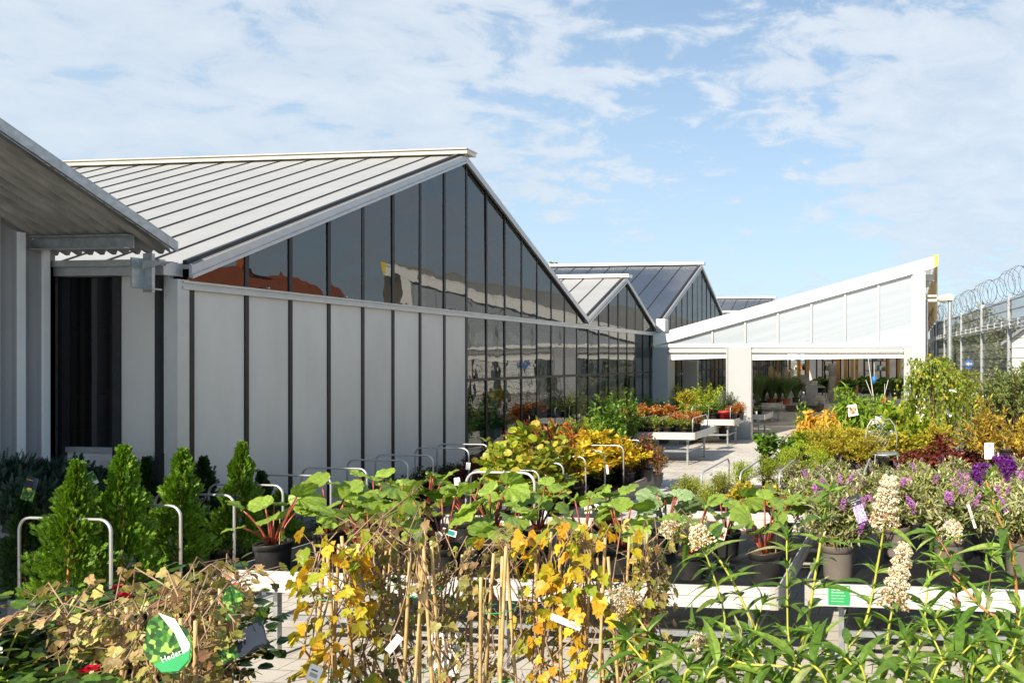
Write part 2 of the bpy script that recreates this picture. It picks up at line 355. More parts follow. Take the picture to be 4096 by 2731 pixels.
# steel columns inside
for y in (11.9,16.6,21.3,26.1,30.9):
    for x in (-9.2,-14.5,-20):
        m=MB();m.box(x-.07,x+.07,y-.07,y+.07,0,zr(y)-.1 if y in(11.9,26.1) else 3.45);part('column',m,M['galv'],gh)
m=MB()
for y in (16.6,21.3,30.9): m.box(-29,-8.5,y-.05,y+.05,3.2,3.4)
part('gutter_beam',m,M['galv'],gh)
for gi in (0,):
    m=MB()
    for x in (-9.2,): m.beam((x,6.98,3.45),(x,11.79,6.2),.06,.1);m.beam((x,16.6,3.45),(x,11.79,6.2),.06,.1);m.beam((x,7.2,3.4),(x,16.4,3.4),.05,.06)
    part('truss',m,M['alu'],gh)
# ventilator box at the second valley
vb=thing('ventilator_box','small ribbed white box fixed at the valley beside the white hall roof','vent',(FX+.1,21.35,3.45))
m=MB();m.box(FX+.06,FX+.36,21.2,21.5,3.45,3.85);part('casing',m,M['white'],vb)
m=MB()
for i in range(6): m.box(FX+.05,FX+.37,21.19,21.51,3.48+i*.06,3.50+i*.06)
part('louvre',m,M['galv'],vb)
# ---------- shed ----------
sh=thing('shed','grey ribbed metal shed with corrugated overhanging roof at the left edge','shed',(-9.7,6.8,0))
m=MB(); y=-3.145; prof=[]
while y<6.6:
    prof+=[(y,0),(y+.125,0),(y+.135,.035),(y+.195,.035),(y+.205,0)]; y+=.21
prof.append((6.8,0))
zt=lambda Y:3.735+(6.84-Y)*.577-.05
V=[];Fc=[]
for i,(yy,o) in enumerate(prof): V+=[(-9.7+o,yy,0),(-9.7+o,yy,zt(yy))]
Fc=[(2*i,2*i+2,2*i+3,2*i+1) for i in range(len(prof)-1)]
m.add(V,Fc); part('ribbed_wall',m,M['cladD'],sh)
m=MB()
y=-3.145
while y<6.6:
    m.box(-9.7+.036,-9.7+.07,y+.138,y+.192,0,zt(y+.165)); y+=.21
part('wall_ribs',m,M['ribLit'],sh)
m=MB();m.box(-18,-9.7,6.76,6.80,0,3.6);part('end_wall',m,M['cladD'],sh)
# corrugated roof: profile along X swept down the slope
xs=np.arange(-18,-8.29,.15/12); V=[];Fc=[]
ye,yt=6.87,-3.0
for i,x in enumerate(xs):
    w=.045*max(-.6,min(.6,1.6*math.sin(2*math.pi*x/.15)))
    for th in (0,.012):
        V+= [(x,ye,3.735+w+th),(x,yt,3.735+(ye-yt)*.577+w+th)]
n=len(xs)
for i in range(n-1):
    a=4*i;b=4*i+4
    Fc+=[(a,b,b+1,a+1),(a+2,a+3,b+3,b+2),(a,a+2,b+2,b)]
m.v=[];m.f=[];m.n=0
m.add(V,Fc);part('corrugated_roof',m,M['under'],sh,smooth=False)
m=MB();X=-8.30
m.prism([(X,ye+.03,3.735),(X,yt,3.735+(ye+.03-yt)*.577),(X,yt,3.835+(ye+.03-yt)*.577),(X,ye+.03,3.835)],(.04,0,0))
m.prism([(X-.10,ye+.03,3.836),(X-.10,yt,3.836+(ye+.03-yt)*.577),(X-.10,yt,3.846+(ye+.03-yt)*.577),(X-.10,ye+.03,3.846)],(.14,0,0))
part('verge_flashing',m,M['galv'],sh)
for Y in (6.58,4.6,2.4):
    z=3.735+(ye-Y)*.577-.035
    m=MB();m.box(-9.68,-8.42,Y,Y+.008,z-.14,z);m.box(-9.68,-8.42,Y-.06,Y,z-.012,z);m.box(-9.68,-8.46,Y-.06,Y,z-.148,z-.136);part('purlin',m,M['galv'],sh)
br=thing('gutter_bracket','galvanised steel gutter bracket bolted at the greenhouse corner under the shed roof','bracket',at(352,7.45,3.1))
bp=at(352,7.45,3.5)
m=MB();m.box(bp.x-.09,bp.x+.02,bp.y-.03,bp.y,3.25,3.68);m.box(bp.x-.09,bp.x-.07,bp.y-.15,bp.y,3.30,3.62);part('plate',m,M['galv'],br)
m=MB();m.beam((bp.x-.12,bp.y-.06,3.30),(bp.x+.12,bp.y-.06,3.28),.1,.02);part('lower_arm',m,M['galv'],br)
m=MB();m.prism([(bp.x-.02,bp.y-.09,3.50),(bp.x-.02,bp.y-.09,3.60),(bp.x+.30,bp.y-.05,3.58)],(0,.02,0));part('arm',m,M['galv'],br)
# ---------- white sales hall ----------
HY=21.03; hx=lambda px:onY(px,HY)
hl=thing('sales_hall','open white lean-to sales hall with roller shutters and translucent gable across the yard end','hall',(hx(1700),HY,0))
def ztop(px): 
    x=hx(px); x0=hx(1500); x1=hx(2146); return 3.30+(5.70-3.30)*(x-x0)/(x1-x0)
def xz(px,dz): return (hx(px),HY,ztop(px)-dz)
m=MB();x0,x1=FX+.07,hx(2146)
zz=lambda x:3.30+(5.70-3.30)*(x-hx(1500))/(hx(2146)-hx(1500))
m.prism([(x0,HY-.12,zz(x0)-.35),(x1,HY-.12,zz(x1)-.35),(x1,HY-.12,zz(x1)),(x0,HY-.12,zz(x0))],(0,.14,0));part('fascia',m,M['white'],hl)
m=MB()
for q in (1,2.4,3.8,5.2,6.6,8.0):
    xj=x0+q; m.prism([(xj,HY-.122,zz(xj)-.35),(xj+.008,HY-.122,zz(xj)-.35),(xj+.008,HY-.122,zz(xj)+.0),(xj,HY-.122,zz(xj)+.0)],(0,.003,0))
m.prism([(x0,HY-.124,zz(x0)-.05),(x1,HY-.124,zz(x1)-.05),(x1,HY-.124,zz(x1)-.043),(x0,HY-.124,zz(x0)-.043)],(0,.004,0))
part('fascia_joint',m,M['cap'],hl)
# polycarbonate bays
pm=[1506,1637,1712,1787,1864,1941,2018,2095]
for a,b in zip(pm,pm[1:]):
    xa,xb=hx(a),hx(b); m=MB()
    m.add([(xa,HY,3.02),(xb,HY,3.02),(xb,HY,zz(xb)-.34),(xa,HY,max(3.03,zz(xa)-.34))],[(0,1,2,3)]);part('polycarbonate_panel',m,M['poly'],hl)
for a in pm[1:]:
    xa=hx(a);m=MB();m.box(xa-.03,xa+.03,HY-.05,HY+.03,2.99,zz(xa)-.34);part('gable_mullion',m,M['alu'],hl)
m=MB();m.box(FX+.08,hx(2097),HY-.06,HY+.05,2.93,2.985);m.box(FX+.08,hx(2097),HY-.04,HY+.04,2.985,3.03);part('lintel',m,M['white'],hl)
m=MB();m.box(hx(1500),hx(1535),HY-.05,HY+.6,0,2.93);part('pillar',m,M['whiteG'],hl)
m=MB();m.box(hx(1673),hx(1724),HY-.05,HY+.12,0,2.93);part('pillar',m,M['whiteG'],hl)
m=MB();m.box(hx(1669),hx(1673)-.004,HY-.08,HY+.12,0,2.93);m.box(hx(1724)+.004,hx(1727),HY-.08,HY+.12,0,2.93);part('shutter_guide',m,M['alu'],hl)
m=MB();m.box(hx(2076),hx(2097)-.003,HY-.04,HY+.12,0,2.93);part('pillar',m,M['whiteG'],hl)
m=MB();m.box(hx(2097),hx(2125),HY-.10,HY+.3,0,zz(hx(2110))-.34);part('corner_pillar',m,M['white'],hl)
for a,b in ((1536,1669),(1728,2075)):
    xa,xb=hx(a),hx(b)
    m=MB();m.box(xa,xb,HY-.02,HY+.16,2.80,2.925);m.box(xa,xb,HY-.03,HY+.02,2.86,2.90)
    m.tube([(xa,HY+.0,2.78),(xb,HY+.0,2.78)],.07,12);s=part('roller_shutter',m,M['alu'],hl)
    m=MB();m.box(xa,xb,HY+.0,HY+.03,2.66,2.69);m.prism([(xa,HY+.01,2.52),(xb,HY+.01,2.585),(xb,HY+.01,2.66),(xa,HY+.01,2.66)],(0,.015,0));part('shutter_apron',m,M['white'],s)
# roof, yellow end and brown sheet
YE=52.0
m=MB();m.prism([(x0,HY-.1,zz(x0)-.03),(x1,HY-.1,zz(x1)-.03),(x1,HY-.1,zz(x1)+.02),(x0,HY-.1,zz(x0)+.02)],(0,YE-HY,0));part('roof',m,M['polyR'],hl)
m=MB();m.prism([(x1,HY-.13,zz(x1)-.33),(x1+.10,HY-.13,zz(x1)-.30),(x1+.12,HY-.13,zz(x1)+.05),(x1-.05,HY-.13,zz(x1)+.02),(x1,HY-.13,zz(x1))],(0,.16,0));part('yellow_trim',m,M['yellow'],hl)
m=MB();m.box(x1+.09,x1+.12,HY+.05,YE,zz(x1)-.05,zz(x1)+.06);part('yellow_trim',m,M['yellow'],hl)
# hanging brown corrugated sheet tapering away
m=MB()
for i in range(60):
    ya=HY+i*.5; 
    m.add([(x1+.10,ya,zz(x1)-1.9),(x1+.10,ya+.25,zz(x1)-1.9),(x1+.10,ya+.25,zz(x1)-.05),(x1+.10,ya,zz(x1)-.05)],[(0,1,2,3)])
    m.add([(x1+.10,ya+.25,zz(x1)-1.9),(x1+.06,ya+.5,zz(x1)-1.9),(x1+.06,ya+.5,zz(x1)-.05),(x1+.10,ya+.25,zz(x1)-.05)],[(0,1,2,3)])
part('brown_side_sheet',m,M['polyB'],hl)
m=MB();m.box(hx(2126),x1+.1,HY+.3,HY+.38,4.35,4.43);m.box(hx(2126),x1+.1,HY+.3,HY+.38,4.5,4.56);m.box(hx(2126),x1,HY+.3,HY+.6,5.0,5.2);part('bracket_arm',m,M['aluW'],hl)
m=MB();m.tube([(hx(2129),HY+.25,0),(hx(2129),HY+.25,4.4)],.05,10);part('downpipe',m,M['galv'],hl)
m=MB()
for y in np.arange(26,YE,4.5): m.beam((x0,y,zz(x0)-.25),(x1,y,zz(x1)-.25),.12,.22);m.box(x1-.6,x1-.45,y-.08,y+.08,0,zz(x1)-.3)
part('roof_frame',m,M['galv'],hl)
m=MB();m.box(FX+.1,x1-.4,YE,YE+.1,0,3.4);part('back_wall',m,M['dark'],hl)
m=MB()
for i in range(14):
    xx=FX+.5+i*.62; m.box(xx,xx+.5,YE-.05,YE-.01,.9,2.9)
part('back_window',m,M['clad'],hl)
# ---------- perimeter fence ----------
fp=[(2318.5,14.09),(2256,16.46),(2209.3,19.0),(2170.5,21.4),(2152,23.4),(2145,25.4),(2141,27.6),(2138,30)]
P=[at(a,b) for a,b in fp]; d0=(P[0]-P[1]); P=[P[0]+d0*3.0,P[0]+d0*2,P[0]+d0]+P
fe=thing('security_fence','tall grey bar-mesh security fence topped with coiled razor wire along the right side','fence',P[5])
FH=3.8
for p in P:
    m=MB();m.box(p.x-.045,p.x+.045,p.y-.045,p.y+.045,0,FH+.06);part('post',m,M['galv'],fe)
for i,(a,b) in enumerate(zip(P,P[1:])):
    m=MB();L=(b-a).length;n=int(L/.052);u=(b-a)/L;nrm=Vector((-u.y,u.x,0))
    for k in range(1,n):
        q=a+u*(k*L/n);m.beam((q.x,q.y,.3),(q.x,q.y,FH),.006,.006,up=(1,0,0))
    z=.35
    while z<=FH: 
        for s in (-.008,.008): m.beam(a+nrm*s+Vector((0,0,z)),b+nrm*s+Vector((0,0,z)),.008,.012)
        z+=.2
    part('mesh_panel',m,M['rods'],fe)
m=MB()
for zz_ in (3.22,3.30):
    m.tube([p+Vector((-.09,-.05,zz_)) for p in P],.022,6)
for a,b in zip(P,P[1:]):
    for t in (.1,.35,.6,.85):
        q=a.lerp(b,t)+Vector((-.09,-.05,3.26));m.box(q.x-.03,q.x+.03,q.y-.02,q.y+.02,3.19,3.33)
part('pipe_rail',m,M['galv'],fe)
m=MB();pts=[];tot=0
for a,b in zip(P,P[1:]):
    L=(b-a).length;u=(b-a)/L;nr=Vector((-u.y,u.x,0));nn=int(L/.30)*14
    for k in range(nn):
        t=k/nn;th=2*math.pi*k/14;rr=.29+.04*math.sin(k*.37)
        pts.append(a+u*(L*t+.12*math.sin(th*.5))+nr*math.cos(th)*rr*.7+Vector((0,0,FH+.27+rr*math.sin(th))))
m.tube(pts,.0045,3,False)
for q in pts[::2]:
    m.box(q.x-.014,q.x+.014,q.y-.004,q.y+.004,q.z-.004,q.z+.004)
part('razor_wire',m,M['rods'],fe)
# ---------- yard lamp ----------
lp=at(2182,19.0)
la=thing('yard_lamp','flood lamp on a round galvanised pole between the hall and the fence','street lamp',lp)
zt_=zat(690,19.0)
m=MB();m.tube([(lp.x,lp.y,0),(lp.x,lp.y,zt_)],[.075,.06],12);part('pole',m,M['galv'],la)
m=MB();m.box(lp.x-.14,lp.x+.09,lp.y-.12,lp.y+.12,zt_,zt_+.16);m.box(lp.x-.10,lp.x+.05,lp.y-.10,lp.y+.10,zt_+.16,zt_+.185);hd=part('lamp_head',m,M['cream'],la)
m=MB();
V=[];Fc=[]
for j in range(9):
    t=j/8;rx=.30*math.sin(math.pi*(.12+.88*t)*.5+.0);
    for k in range(12):
        q=2*math.pi*k/12;V.append((lp.x-.12-.25*(1-t),lp.y+.13*math.cos(q)*math.sin(math.pi/2*min(1,.25+t)),zt_+.05+.12*math.sin(q)*math.sin(math.pi/2*min(1,.25+t))))
Fc=[(i*12+j,i*12+(j+1)%12,(i+1)*12+(j+1)%12,(i+1)*12+j) for i in range(8) for j in range(12)]+[tuple(range(12))]
m.add(V,Fc);part('reflector_bowl',m,M['cream'],la,True)
# ---------- background ----------
def leaf_T(prof,fold=.12,curl=.25,n=None):
    V=[];Fc=[];k=len(prof)
    for i,(t,w) in enumerate(prof):
        z=-curl*t*t
        if w<1e-4: V.append((0,t,z))
        else: V+=[(-w,t,z+fold*w),(0,t,z),(w,t,z+fold*w)]
    idx=[];c=0
    for t,w in prof:
        idx.append((c,) if w<1e-4 else (c,c+1,c+2)); c+=1 if w<1e-4 else 3
    for a,b in zip(idx,idx[1:]):
        if len(a)==1 and len(b)==3: Fc+=[(a[0],b[1],b[0]),(a[0],b[2],b[1])]
        elif len(a)==3 and len(b)==1: Fc+=[(a[0],a[1],b[0]),(a[1],a[2],b[0])]
        elif len(a)==3: Fc+=[(a[0],a[1],b[1],b[0]),(a[1],a[2],b[2],b[1])]
    return (np.array(V),Fc)
T_oval=leaf_T([(0,0),(.3,.26),(.65,.26),(1,0)],.2,.2)
T_small=(np.array([(0,0,0),(-.28,.5,.06),(0,1,-.1),(.28,.5,.06)]),[(0,3,2,1)])
T_lance=leaf_T([(0,0),(.2,.10),(.55,.13),(1,0)],.25,.35)
T_long=leaf_T([(0,0),(.08,.05),(.22,.10),(.4,.115),(.58,.10),(.75,.07),(.9,.03),(1,0)],.35,.75)
T_droop=leaf_T([(0,0),(.15,.13),(.4,.2),(.7,.14),(1,0)],.3,.7)
T_round=leaf_T([(0,0),(.12,.3),(.45,.46),(.8,.32),(1,0)],.12,.15)
def crown_pts(n,rx,ry,rz,c,seed,shell=.55):
    r=np.random.default_rng(seed);v=r.normal(size=(n,3));v/=np.linalg.norm(v,axis=1,keepdims=True)
    q=(shell+(1-shell)*r.random((n,1)));bump=1+.22*np.sin(v[:,0:1]*5+seed)*np.cos(v[:,1:2]*6+v[:,2:3]*5)
    return v*q*bump*np.array([rx,ry,rz])+np.array(c),v
def tree(name,label,cat,loc,h,rx,mat,seed,n=2600,ls=.3,trunk=.3,group=None,z0f=.22):
    t=thing(name,label,cat,loc,group);x,y=loc[0],loc[1];r=np.random.default_rng(seed)
    m=MB();m.tube([(x,y,0),(x+.05*rx,y,h*.4),(x,y,h*.8)],[.045*h*.6,.03*h*.6,.01*h],7)
    for k in range(7):
        a=r.random()*6.28;m.tube([(x,y,h*(.25+.06*k)),(x+math.cos(a)*rx*.6,y+math.sin(a)*rx*.6,h*(.45+.06*k))],[.012*h,.004*h],5)
    part('trunk',m,M['bark'],t)
    m=MB();ncl=int(n/45)
    cc,_=crown_pts(ncl,rx*.82,rx*.82,h*(1-z0f)/2*.85,(x,y,h*(1+z0f)/2),seed,.35)
    pos=[];
    for c in cc:
        s=rx*.28*(.6+.8*r.random());v=r.normal(size=(45,3));v/=np.linalg.norm(v,axis=1,keepdims=True)
        pos.append(c+v*s*(.5+.5*r.random((45,1))))
    pos=np.concatenate(pos);dr=r.normal(size=pos.shape)+np.array([0,0,-.2]);up=r.normal(size=pos.shape)*.7+np.array([0,0,1.2])
    m.inst(T_oval,pos,dr,up,ls*(.6+.8*r.random(len(pos))),1.6)
    part('crown',m,mat,t);return t
LM={}
def G(name,*a,**k): LM[name]=leafmat(name,*a,**k)
G('hazy_foliage',[(.12,.15,.07),(.18,.22,.10),(.25,.27,.14)],.2)  # both distant leaf colours are lightened, with yellowish haze painted in
G('hazy_foliage_dry',[(.18,.19,.10),(.26,.26,.14),(.30,.26,.14)],.2)
tx=[(2190,52,5.0,3.4,'round dark tree beyond the fence nearest the lamp pole'),(2262,58,6.9,4.4,'tallest rounded tree beyond the fence, left of the white gable'),(2300,62,5.6,3.6,'pale loose tree just left of the white gable beyond the fence'),(2228,75,4.2,3.4,'low olive tree in front of the red roofs beyond the fence'),(2345,48,4.6,3.2,'broad tree at the right edge beyond the fence'),(2160,60,3.9,3.2,'low dark tree beyond the fence beside the hall corner')]
for i,(px,d,h,r_,lab) in enumerate(tx):
    tree('deciduous_tree',lab,'tree',at(px,d),h,r_,LM['hazy_foliage' if i%2==0 else 'hazy_foliage_dry'],20+i,3600,.24,group='trees beyond the fence')
tree('deciduous_tree','tree whose leafy tip just shows above the first glass greenhouse roof','tree',at(1272,60),11.15,1.6,LM['hazy_foliage'],40,1500,.4,z0f=.7)
m=MB();
r_=np.random.default_rng(5)
for k in range(90):
    q=at(2120+k*5.2,38+4*r_.random());pp=np.array([q.x,q.y,0])+r_.normal(size=(60,3))*np.array([.5,.5,.35])+np.array([0,0,.8])
    m.inst(T_oval,pp,r_.normal(size=(60,3)),(0,0,1),.2,1.5)
tag(part('far_hedge',m,LM['hazy_foliage_dry']),'olive hedge growing beyond the fence','hedge',kind='stuff')
def house(name,label,c,w,dep,hw,hr,rot,wall,roof):
    t=thing(name,label,'house',(c.x,c.y,0));ca,sa=math.cos(rot),math.sin(rot)
    def T(x,y,z): return (c.x+x*ca-y*sa,c.y+x*sa+y*ca,z)
    m=MB();m.prism([T(-w/2,-dep/2,0),T(-w/2,dep/2,0),T(-w/2,dep/2,hw),T(-w/2,0,hw+hr),T(-w/2,-dep/2,hw)],Vector(T(w/2,0,0))-Vector(T(-w/2,0,0)));part('wall',m,wall,t)
    m=MB()
    for s in (-1,1):
        m.prism([T(-w/2-.4,s*(dep/2+.4),hw-.4*hr/(dep/2)+.02),T(-w/2-.4,0,hw+hr+.02),T(-w/2-.4,0,hw+hr+.2),T(-w/2-.4,s*(dep/2+.4),hw-.4*hr/(dep/2)+.2)],Vector(T(w/2+.4,0,0))-Vector(T(-w/2-.4,0,0)))
    rf=part('roof',m,roof,t)
    m=MB();q=T(w*.2,0,0);m.box(q[0]-.35,q[0]+.35,q[1]-.35,q[1]+.35,hw+hr-.5,hw+hr+.9);part('chimney',m,M['orangeP'],rf)
    for k in (-.3,0,.3):
        for s in (-1,1):
            m=MB();a=T(w*k-.5,s*(dep/2+.02),1);b=T(w*k+.5,s*(dep/2+.02),1)
            m.add([a,b,(b[0],b[1],2.3),(a[0],a[1],2.3)],[(0,1,2,3)]);part('window',m,M['glassS'],t)
house('tiled_house','house with a bright orange tiled roof seen through the fence by the lamp',at(2215,84),13,9,1.6,2.1,.25,M['render'],M['orangeP'])
house('tiled_house','house with an orange tiled roof seen through the fence further right',at(2250,92),12,9,1.3,1.8,-.1,M['render'],M['orangeP'])
house('white_gable_house','white gabled house at the right edge beyond the fence',at(2450,40),7,6.5,3.6,2.4,1.4,M['white'],M['stone'])
house('tiled_house','large house with a steep red tiled roof right of the yard',Vector((13.5,26,0)),11,9,3.0,3.6,1.45,M['render'],M['orangeP'])
m=MB();m.add([tuple(at(2150,33,.02)),tuple(at(2600,33,.02)),tuple(at(2600,46,.02)),tuple(at(2150,46,.02))],[(0,1,2,3)]);tag(part('road',m,M['concrete']),kind='structure')
rw=thing('retaining_wall','low pale wall along the road beyond the fence','wall',at(2300,34))
m=MB();a=at(2170,34);b=at(2560,32);m.beam((a.x,a.y,.4),(b.x,b.y,.4),.3,.8);part('wall_body',m,M['concrete'],rw)
m=MB();m.beam((a.x,a.y,.832),(b.x,b.y,.832),.4,.06);part('coping',m,M['stone'],rw)
ts=thing('traffic_sign','round blue traffic sign with a white arrow beyond the fence','sign',at(2225,32))
q=at(2225,32);m=MB();m.tube([(q.x,q.y,0),(q.x,q.y,2.7)],.03,8);part('pole',m,M['galv'],ts)
m=MB();m.tube([(q.x,q.y-.04,2.35),(q.x,q.y-.06,2.35)],.22,20);sp=part('disc',m,M['blue'],ts)
m=MB();m.add([(q.x+dx,q.y-.065,2.35+dz) for dx,dz in ((-.15,0),(0,.11),(0,.04),(.15,.04),(.15,-.04),(0,-.04),(0,-.11))],[(0,1,2,3,4,5,6)]);part('arrow',m,M['paper'],sp)
# ---------- tray tables ----------
PROF=[(0,0),(.014,.0),(.014,.04),(.005,.048),(.005,.082),(.014,.09),(.014,.128),(.006,.136),(.006,.15),(.012,.154),(.012,.168),(0,.168)]
def rail(m,a,b,out,zb):
    a=Vector(a);b=Vector(b);o=Vector(out)
    m.prism([a+o*p+Vector((0,0,zb+z)) for p,z in PROF],b-a)
def tray(label,x0,x1,y0,y1,zt=.80,group='grower trays on legs',zoff=0,legs=True,rot=0):
    x0_,x1_=x0,x1
    t=thing('tray_table',label,'tray table',(x0,y0,0),group);zb=zt-.168
    for nm,a,b,o in (('front_rail',(x0+.05,y0,0),(x1-.05,y0,0),(0,-1,0)),('back_rail',(x0+.05,y1,0),(x1-.05,y1,0),(0,1,0)),('side_rail',(x1,y0+.05,0),(x1,y1-.05,0),(1,0,0)),('side_rail',(x0,y0+.05,0),(x0,y1-.05,0),(-1,0,0))):
        m=MB();rail(m,a,b,o,zb);part(nm,m,M['aluW'],t)
    for cx,cy,sx_,sy_ in ((x0,y0,-1,-1),(x1,y0,1,-1),(x0,y1,-1,1),(x1,y1,1,1)):
        m=MB();pts=[(cx-sx_*.052,cy+sy_*.016),(cx-sx_*.01,cy+sy_*.015),(cx+sx_*.010,cy+sy_*.008),(cx+sx_*.016,cy-sy_*.012),(cx+sx_*.016,cy-sy_*.052),(cx,cy-sy_*.052),(cx,cy),(cx-sx_*.052,cy)]
        m.prism([(a,b,zb-.002) for a,b in pts],(0,0,.172));part('corner_cap',m,M['cap'],t)
    m=MB();m.box(x0+.002,x1-.002,y0+.002,y1-.002,zb+.02,zt-.095);part('capillary_mat',m,M['fabric'],t)
    m=MB()
    for y in np.arange(y0+.3,y1,.6): m.box(x0+.05,x1-.05,y-.02,y+.02,zb-.03,zb+.015)
    for x in (x0+.25,x1-.25): m.box(x-.02,x+.02,y0+.1,y1-.1,zb-.07,zb-.031)
    part('support_frame',m,M['galv'],t)
    if legs:
        nx=max(2,int((x1-x0)/1.9)+1)
        for i in range(nx):
            x=x0+.25+(x1-x0-.5)*i/(nx-1)
            for y in (y0+.22,y1-.22):
                m=MB();m.box(x-.021,x+.021,y-.021,y+.021,.01,zb-.07);m.box(x-.032,x+.032,y-.032,y+.032,0,.01);part('leg',m,M['galv'],t)
            m=MB();m.box(x-.012,x+.012,y0+.24,y1-.24,.30,.34);part('stretcher',m,M['galv'],t)
        m=MB();m.box(x0+.27,x1-.27,y0+.245,y0+.27,.30,.345);part('stretcher',m,M['galv'],t)
    return t
xy=lambda px,d:(at(px,d).x,at(px,d).y)
# A: rhubarb tray
xa0,ya=xy(515,5.0)[0],xy(1176,4.96)[1]; ya=5.0
A_x1=onY(1785,ya)
tA=tray('long white rimmed tray table carrying the rhubarb pots',onY(515,ya)+.0,A_x1,ya,7.0)
yE=5.12;E_x0=onY(1852,yE)
tE=tray('white rimmed tray table with a green grower sticker, under the purple butterfly bushes',E_x0,E_x0+4.2,yE,7.05)
m=MB();sx0=onY(1903,yE);m.box(sx0,sx0+.165,yE-.0165,yE-.0155,.643,.793);m.box(sx0,sx0+.001,yE-.0155,yE-.0151,.643,.793);st=part('grower_sticker',m,M['labG'],tE)
text('KNECHT',.034,M['paper'],st,Vector((sx0+.025,yE-.0175,.757))-org_of(st),(R(90),0,0))
for i,(s,w) in enumerate((('Baumschulen',.018),('Rosen Stauden Gehölze',.011),('Qualität aus Holstein',.011),('Pflanzen mit Garantie',.011))):
    text(s,w,M['paper'],st,Vector((sx0+.025,yE-.0175,.735-.022*i))-org_of(st),(R(90),0,0))
# G rear trays
yG=7.45;tG=tray('white rimmed tray table with boxwoods and leaning hoops behind the rhubarb',onY(1545,yG),onY(1545,yG)+5.2,yG,9.6)
yG2=10.5;tG2=tray('tray table of yellow-green shrubs in the middle of the yard',onY(1742,yG2),onY(1742,yG2)+4.6,yG2,12.7)
# foreground trays
tD=tray('near tray table holding the roses and ivy towers below the camera',-4.7,-1.95,1.75,3.16);tD2=tray('near tray table holding the white flowered butterfly bushes below the camera',-1.80,1.5,1.75,3.10)
# mid tables
T1=gnd(1596,993+0,.8);x1t,y1t=T1.x,T1.y
t1=tray('white tray table of red and green potted shrubs in front of the shutter hall',x1t-2.25,x1t,y1t,y1t+1.75)
T2=gnd(1686,963,.8);t2=tray('white tray table with the red pot standing against the hall pillar',T2.x-2.0,T2.x,T2.y,T2.y+1.35)
T3=gnd(1737,946,.8);t3=tray('small low tray table of white flowers just inside the shutter opening',T3.x-1.1,T3.x+.28,HY+.9,HY+2.3,.72)
T4=gnd(1786,925,.8);t4=tray('white tray table of pampas grasses inside the hall',T4.x-1.9,T4.x,T4.y,T4.y+1.6)
T5=at(1800,33);t5=tray('small tray table beside the stacked stone cubes inside the hall',T5.x-1.6,T5.x+.1,T5.y,T5.y+1.6,.95)
T6=at(1886,43);t6=tray('distant white tray table inside the hall with dark plants',T6.x-1.9,T6.x+.5,T6.y,T6.y+1.6,.95)
# left juniper tray
tC=tray('pale aluminium tray along the shed wall holding the junipers',-9.62,-8.95,4.6,6.78,.92,legs=True)
# ---------- timber beds ----------
def bed(name,label,x0,x1,y0,y1,h,th=.045,mat='woodX'):
    t=thing(name,label,'raised bed',(x0,y0,0),'timber raised beds')
    for nm,b in (('side_board',(x1-th,x1,y0,y1)),('side_board',(x0,x0+th,y0,y1)),('end_board',(x0+th,x1-th,y0,y0+th)),('end_board',(x0+th,x1-th,y1-th,y1))):
        m=MB();m.box(*b,0,h);part(nm,m,M['wood'],t)
    m=MB();m.box(x0+th,x1-th,y0+th,y1-th,0,h-.10);part('bed_soil',m,M['soil'],t)
    return t
b1=bed('raised_bed','weathered timber bed of conifers and spiraeas along the greenhouse wall',-8.12,-6.88,5.35,15.9,.34)
b2=bed('raised_bed','weathered timber bed of magnolias and yellow shrubs in the middle of the yard',-6.35,-4.95,7.3,13.1,.29)
# ---------- hoops ----------
def hoop_x(label,xl,xr,y,z0,z1,r=.0125,group='steel hoops'):
    t=thing('steel_hoop',label,'hoop',((xl+xr)/2,y,z0),group);m=MB();c=.11
    pts=[(xl,y,z0),(xl,y,z1-c)]+[(xl+c*(1-math.cos(a)),y,z1-c+c*math.sin(a)) for a in (.3,.6,.9,1.2,1.57)]
    pts+=[(xr-c*(1-math.cos(a)),y,z1-c+c*math.sin(a)) for a in (1.57,1.2,.9,.6,.3)]+[(xr,y,z1-c),(xr,y,z0)]
    m.tube(pts,r,8);part('bent_tube',m,M['alu'],t,True);return t
def hoop_y(label,x,y0,y1,z0,z1,r=.0125,group='steel hoops'):
    t=thing('steel_hoop',label,'hoop',(x,(y0+y1)/2,z0),group);m=MB();c=.10
    pts=[(x,y0,z0),(x,y0,z1-c)]+[(x,y0+c*(1-math.cos(a)),z1-c+c*math.sin(a)) for a in (.3,.6,.9,1.2,1.57)]
    pts+=[(x,y1-c*(1-math.cos(a)),z1-c+c*math.sin(a)) for a in (1.57,1.2,.9,.6,.3)]+[(x,y1,z1-c),(x,y1,z0)]
    m.tube(pts,r,8);part('bent_tube',m,M['alu'],t,True);return t
N_=['first','second','third','fourth','fifth','sixth','seventh','eighth','ninth','tenth','eleventh','twelfth','thirteenth','fourteenth','fifteenth','sixteenth','seventeenth','eighteenth','nineteenth','twentieth']
for i,px in enumerate((255,415,538,650,760,843,937,995,1077,1122)):
    d=F*7.0/(CA*(2089-px));y=(d-7.0*SA)/CA
    hoop_x(f'{N_[i]} hoop from the left in the row along the grey greenhouse cladding',-7.92,-7.0,y,.2,1.10)
for i,px in enumerate((1238,1294,1345,1389,1432,1474)):
    d=F*5.1/(CA*(2089-px));y=(d-5.1*SA)/CA
    hoop_x(f'{N_[i]} hoop from the camera in the magnolia bed',-6.1,-5.1,y,.15,.98)
for i,px in enumerate((1611,1700,1790,1887,1985)):
    x=at(px,8.14).x;hoop_y(f'slanting hoop, {N_[i]} from the left, behind the rhubarb',x,at(px,8.14).y,at(px,8.14).y+1.25,.72,1.15)
